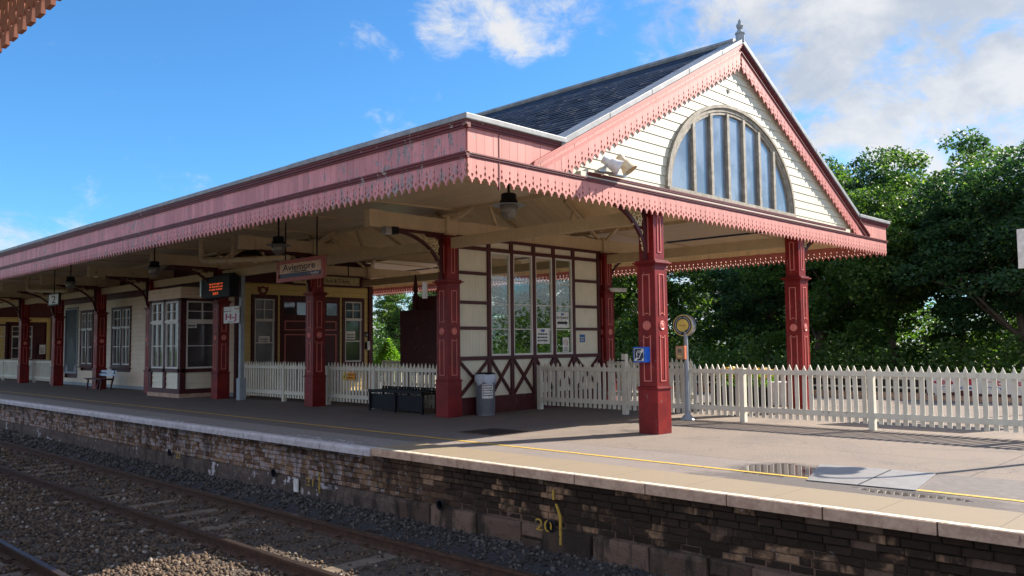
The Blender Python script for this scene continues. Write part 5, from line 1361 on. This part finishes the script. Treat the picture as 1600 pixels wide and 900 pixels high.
# tread plate cover and manhole
mc = thing('tread_plate_cover', 'pale steel tread plate cover set in the platform near the puddle', 'cover', (-3.7, 9.35, 0))
m = MB(); P4 = [(-4.50, 9.93), (-3.22, 10.05), (-3.02, 8.80), (-4.10, 8.70)]
m.add([(x, y, .006) for x, y in P4] + [(x, y, .012) for x, y in P4], [(0, 1, 2, 3), (7, 6, 5, 4), (0, 4, 5, 1), (1, 5, 6, 2), (2, 6, 7, 3), (3, 7, 4, 0)])
t_t = NT('tread_plate'); PP = t_t.pos(); wv = t_t.n('ShaderNodeTexWave', wave_type='BANDS', bands_direction='DIAGONAL'); wv.inputs['Scale'].default_value = 24; t_t.l(PP, wv.inputs['Vector'])
wv2 = t_t.n('ShaderNodeTexWave', wave_type='BANDS', bands_direction='X'); wv2.inputs['Scale'].default_value = 24; t_t.l(PP, wv2.inputs['Vector'])
hh = t_t.math('MULTIPLY', wv.outputs['Fac'], wv2.outputs['Fac'])
t_t.bsdf(t_t.mix(t_t.noise(PP, 5, 4), (.22, .21, .20), (.36, .35, .34)), .5, t_t.bump(hh, .35, .006), .45)
m.build('plate', t_t.m, mc)
MB().add([(-3.70, 9.99, .0135), (-3.68, 9.99, .0135), (-3.56, 8.76, .0135), (-3.58, 8.76, .0135)], [(0, 1, 2, 3)]).build('seam', M['ink'], mc)
struct('patched_asphalt', MB().add([(-3.2, 10.06, .0045), (-2.25, 10.15, .0045), (-1.95, 8.92, .0045), (-3.0, 8.80, .0045)], [(0, 1, 2, 3)]), plain('patch', (.15, .13, .12), .9))
mh = thing('manhole_cover', 'dark flat manhole cover in the platform in front of the litter bin', 'manhole cover', (-10.35, 10.1, 0))
MB().box(-10.75, -10.0, 9.75, 10.5, .002, .012).build('lid', M['black'], mh); MB().box(-10.80, -9.95, 9.70, 10.55, .001, .008).build('frame', M['rust'], mh)

# near canopy over the camera: its valance shows in the top left corner
nc = thing('near_canopy', 'brown toothed canopy edge in the top left corner', 'canopy', (-6, 1.4, 3.4))
Fn1 = Fr((-3.6, 1.43, 0), (-1, 0, 0), (0, 1, 0)); zz0 = 3.34
nv = MB(); p = .165; L = 26
for i in range(int(L / p)):
    a = i * p; half = [(0, .42), (0, .27), (.010, .26), (.004, .19), (0.004, .165), (.014, .155), (.014, .135), (.004, .125), (.004, .10), (.022, .085), (.028, .06), (.036, 0), (.0825, 0), (.0825, .075), (.066, .08), (.062, .10), (.0825, .105), (.0825, .20), (.072, .205), (.078, .24), (.0825, .245), (.0825, .42)]
    for s in (0, 1):
        poly = [((a + x) if s == 0 else (a + p - x), zz0 + z) for x, z in half]
        if s: poly = poly[::-1]
        nv.prism(poly, Fn1, -.025, 0)
nv.build('valance', M['nearbrown'], nc)
m = MB(); m.box(-3.6 - L, -3.6, .1, 1.405, 3.74, 3.78); m.build('soffit', M['tanboard'], nc)
m = MB(); m.box(-3.6 - L, -3.6, 1.38, 1.45, 3.76, 4.35); m.build('fascia', M['maroon'], nc)
m = MB()
for x in (-8.5, -14, -20, -26): m.box(x - .1, x + .1, -.4, -.2, 0, 3.74)
m.build('column', M['red'], nc)

# ------------------------------------------------------------------ trees
def make_tree(kind, seed, leafmat, h=9.0, crown=(3.2, 3.2, 3.4), zc=5.6, nl=9000, ls=.13, clumps=60, label='x', holes=.0):
    rl = np.random.default_rng(seed); rp = random.Random(seed)
    t = local(thing('tree' if kind != 'pine' else 'conifer_tree', label, 'tree', (0, 0, 0), 'trees behind the station'))
    tk = MB(); tips = []
    def branch(p, d, ln, r, depth):
        pts = [p]; q = Vector(p); dd = Vector(d)
        for k in range(4):
            dd = (dd + Vector((rp.uniform(-.2, .2), rp.uniform(-.2, .2), rp.uniform(-.06, .14)))).normalized(); q = q + dd * ln / 4; pts.append(q.copy())
        tk.tube(pts, [r * (1 - .16 * i) for i in range(5)], 7 if depth < 2 else 5, cap=False)
        if depth >= 3: tips.append(q); return
        for k in range(rp.choice((2, 3)) if depth else 5):
            j = rp.randint(2, 4); a = rp.uniform(0, 2 * math.pi); sp = rp.uniform(.55, .95)
            nd = (dd * (1 - sp * .4) + Vector((math.cos(a), math.sin(a), rp.uniform(-.05, .35))) * sp).normalized()
            branch(pts[j], nd, ln * rp.uniform(.6, .8), r * .45, depth + 1)
    if kind == 'pine':
        tk.tube([(0, 0, 0), (.1, 0, h * .5), (0, .1, h)], [.2, .13, .03], 8)
        cs = []; z = h * .22
        while z < h:
            rad = crown[0] * (1 - ((z - h * .2) / (h * .82))) ** .8 + .15
            for k in range(7):
                a = rp.uniform(0, 6.28); e = Vector((rad * math.cos(a), rad * math.sin(a), z + rad * .12)); tk.tube([(0, 0, z), e * .5 + Vector((0, 0, z * .5)), e], [.05, .035, .01], 5, cap=False)
                for f_2 in (.35, .6, .85, 1.0): cs.append((e.x * f_2, e.y * f_2, z + rad * .12 * f_2))
            z += h * .055
        cs = np.array(cs); per = nl // len(cs)
        pts = np.repeat(cs, per, 0) + rl.normal(size=(len(cs) * per, 3)) * np.array([.28, .28, .12])
    else:
        branch(Vector((0, 0, 0)), Vector((0, 0, 1)), h * .34, .24, 0)
        cs = []
        for _ in range(clumps * 3):
            v = rl.normal(size=3); v /= np.linalg.norm(v); rr_ = rl.uniform(.35, 1) ** .5
            wob = 1 + .22 * math.sin(3 * math.atan2(v[1], v[0]) + seed) + .15 * math.sin(5 * v[2] + seed * 2)
            c = v * np.array(crown) * rr_ * wob * .92 + np.array([0, 0, zc])
            if c[2] < .8: continue
            cs.append(c)
            if len(cs) >= clumps: break
        for q in tips:
            e = (np.array(q) - np.array([0, 0, zc])) / np.array(crown)
            if np.linalg.norm(e) < 1.0: cs.append(np.array(q))
        cs = np.array(cs); per = nl // len(cs); R_ = rl.uniform(.35, .85, (len(cs), 1, 1))
        v = rl.normal(size=(len(cs), per, 3)); v /= np.linalg.norm(v, axis=2, keepdims=True)
        pts = (cs[:, None] + v * R_ * rl.uniform(.55, 1.1, (len(cs), per, 1)) * np.array([1.15, 1.15, .62])).reshape(-1, 3)
    tk.build('trunk', M['bark'], t, smooth=True)
    me = mesh_quads('crown', leafmesh(pts, ls if kind != 'pine' else ls * .9, rl, .5, .62 if kind != 'pine' else .3), leafmat)
    c = obj_from(me, 'crown', t)
    return t
TREES = [
 # x, y, proto, scale, rz, label
]
pa = make_tree('broad', 11, M['leafdark'], 9.0, (3.7, 3.4, 4.0), 4.9, 60000, .078, 150)
pb = make_tree('broad', 23, M['leaf'], 9.0, (3.3, 3.2, 3.9), 4.8, 46000, .076, 105)
pc = make_tree('broad', 37, M['leaf'], 8.0, (2.8, 2.8, 3.2), 4.0, 30000, .078, 64)
pd = make_tree('pine', 5, M['needle'], 9.5, (2.2, 2.2, 2), 5, 30000, .11)
def put(proto, x, y, z0, s, rz, label, first=False):
    if first: proto.location = (x, y, 0); proto.scale = s; proto.rotation_euler = (0, 0, rz); proto['label'] = label
    else: dup(proto, (x, y, 0), rz, label, None, s)
put(pa, -7.6, 33.5, 0, (1, 1, .96), .3, 'dense dark tree filling the right edge behind the white board sign', True)
put(pb, -12.3, 34.0, 0, (1.0, 1.0, 1.06), 1.0, 'tall leafy tree with a rounded top just right of the gable end', True)
put(pb, -10.4, 37, 0, (1.05, 1.05, 1.12), 2.4, 'lighter tree top rising between the two big trees at the right')
put(pd, -8.3, 44, 0, (1.1, 1.1, 1.17), 0, 'dark conifer top poking above the trees at the right edge', True)
put(pd, -19.8, 43, 0, (.95, .95, 1.06), 1, 'narrow conifer tip just right of the gable roof edge')
put(pc, -15.9, 35, 0, (1.15, 1.1, 1.12), .5, 'leafy tree seen right of the sunlit far column under the canopy', True)
put(pa, -19.6, 38, 0, (.95, .9, .80), 2.0, 'dark tree seen between the round help point and the sunlit column')
put(pc, -25.2, 36, 0, (1.2, 1.1, 1.0), 4.0, 'bright green tree seen just right of the near red column')
put(pa, -29.0, 38, 0, (.9, .9, .83), 1.2, 'dark tree seen just left of the near red column')
put(pd, -31.6, 34, 0, (1.0, 1.0, .78), 2, 'conifer seen through the right panes of the glazed screen')
put(pd, -36.0, 35, 0, (1.35, 1.3, .78), 3, 'conifer seen through the left panes of the glazed screen')
put(pc, -33.6, 37, 0, (1.2, 1.1, .84), 3.3, 'low leafy tree seen through the middle panes of the glazed screen')
put(pc, -39.6, 32, 0, (.9, .9, .80), 1.9, 'leafy tree seen beside the yellow wall left of the maroon cabinet')
put(pd, -46.5, 40, 0, (1.3, 1.3, .72), 1.1, 'dark conifer seen above the maroon cabinet')
put(pa, -3.0, 34, 0, (1, 1, .94), 4.1, 'dark tree partly cut off by the right edge')
put(pa, -15.2, 39, 0, (1.05, 1.0, 1.12), 5.0, 'tree behind the gap right of the canopy corner')
put(pa, -25.0, 44, 0, (1.1, 1.0, .74), 3.0, 'dark tree in the back row behind the sunlit column gap')
# bright garden bush
bu = thing('garden_bush', 'bright yellow green pointed bush beside the yellow wall', 'bush', (-28.9, 22, 0))
v = rng.normal(size=(4200, 3)); v /= np.linalg.norm(v, axis=1, keepdims=True); pts = v * np.array([.95, .9, 1.0]) * rng.uniform(.75, 1.05, (4200, 1)); pts[:, 2] = np.abs(pts[:, 2]); pts[:, :2] *= (1.1 - pts[:, 2:3] * .75); pts[:, 2] *= 1.75
obj_from(mesh_quads('foliage', leafmesh(pts, .055, rng), M['leafbright']), 'foliage', bu)
MB().tube([(-28.9, 22, 0), (-28.9, 22, 1.0)], .05, 6).build('stem', M['bark'], bu)
# undergrowth and far wood as one mass
n = 60000; pts = rng.uniform((-62, 38, 0), (16, 47, 1), (n, 3)); pts[:, 2] = pts[:, 2] ** .8 * (3.0 + .9 * np.sin(pts[:, 0] * .7) + .6 * np.sin(pts[:, 0] * 1.9 + 1) + 0 * (pts[:, 1] - 38))
o = obj_from(mesh_quads('undergrowth', leafmesh(pts, .14, rng), M['leaf']), 'undergrowth'); o['kind'] = 'stuff'
n = 42000; pts = rng.uniform((-45, 31, 0), (6, 36, 1), (n, 3)); pts[:, 2] = pts[:, 2] ** .9 * (1.15 + .4 * np.sin(pts[:, 0] * 1.3) + .4 * np.sin(pts[:, 0] * 3.1))
o = obj_from(mesh_quads('bushes', leafmesh(pts, .09, rng), M['leaf']), 'low_shrubs'); o['kind'] = 'stuff'

for o in bpy.data.objects:
    if 'o' in o: del o['o']
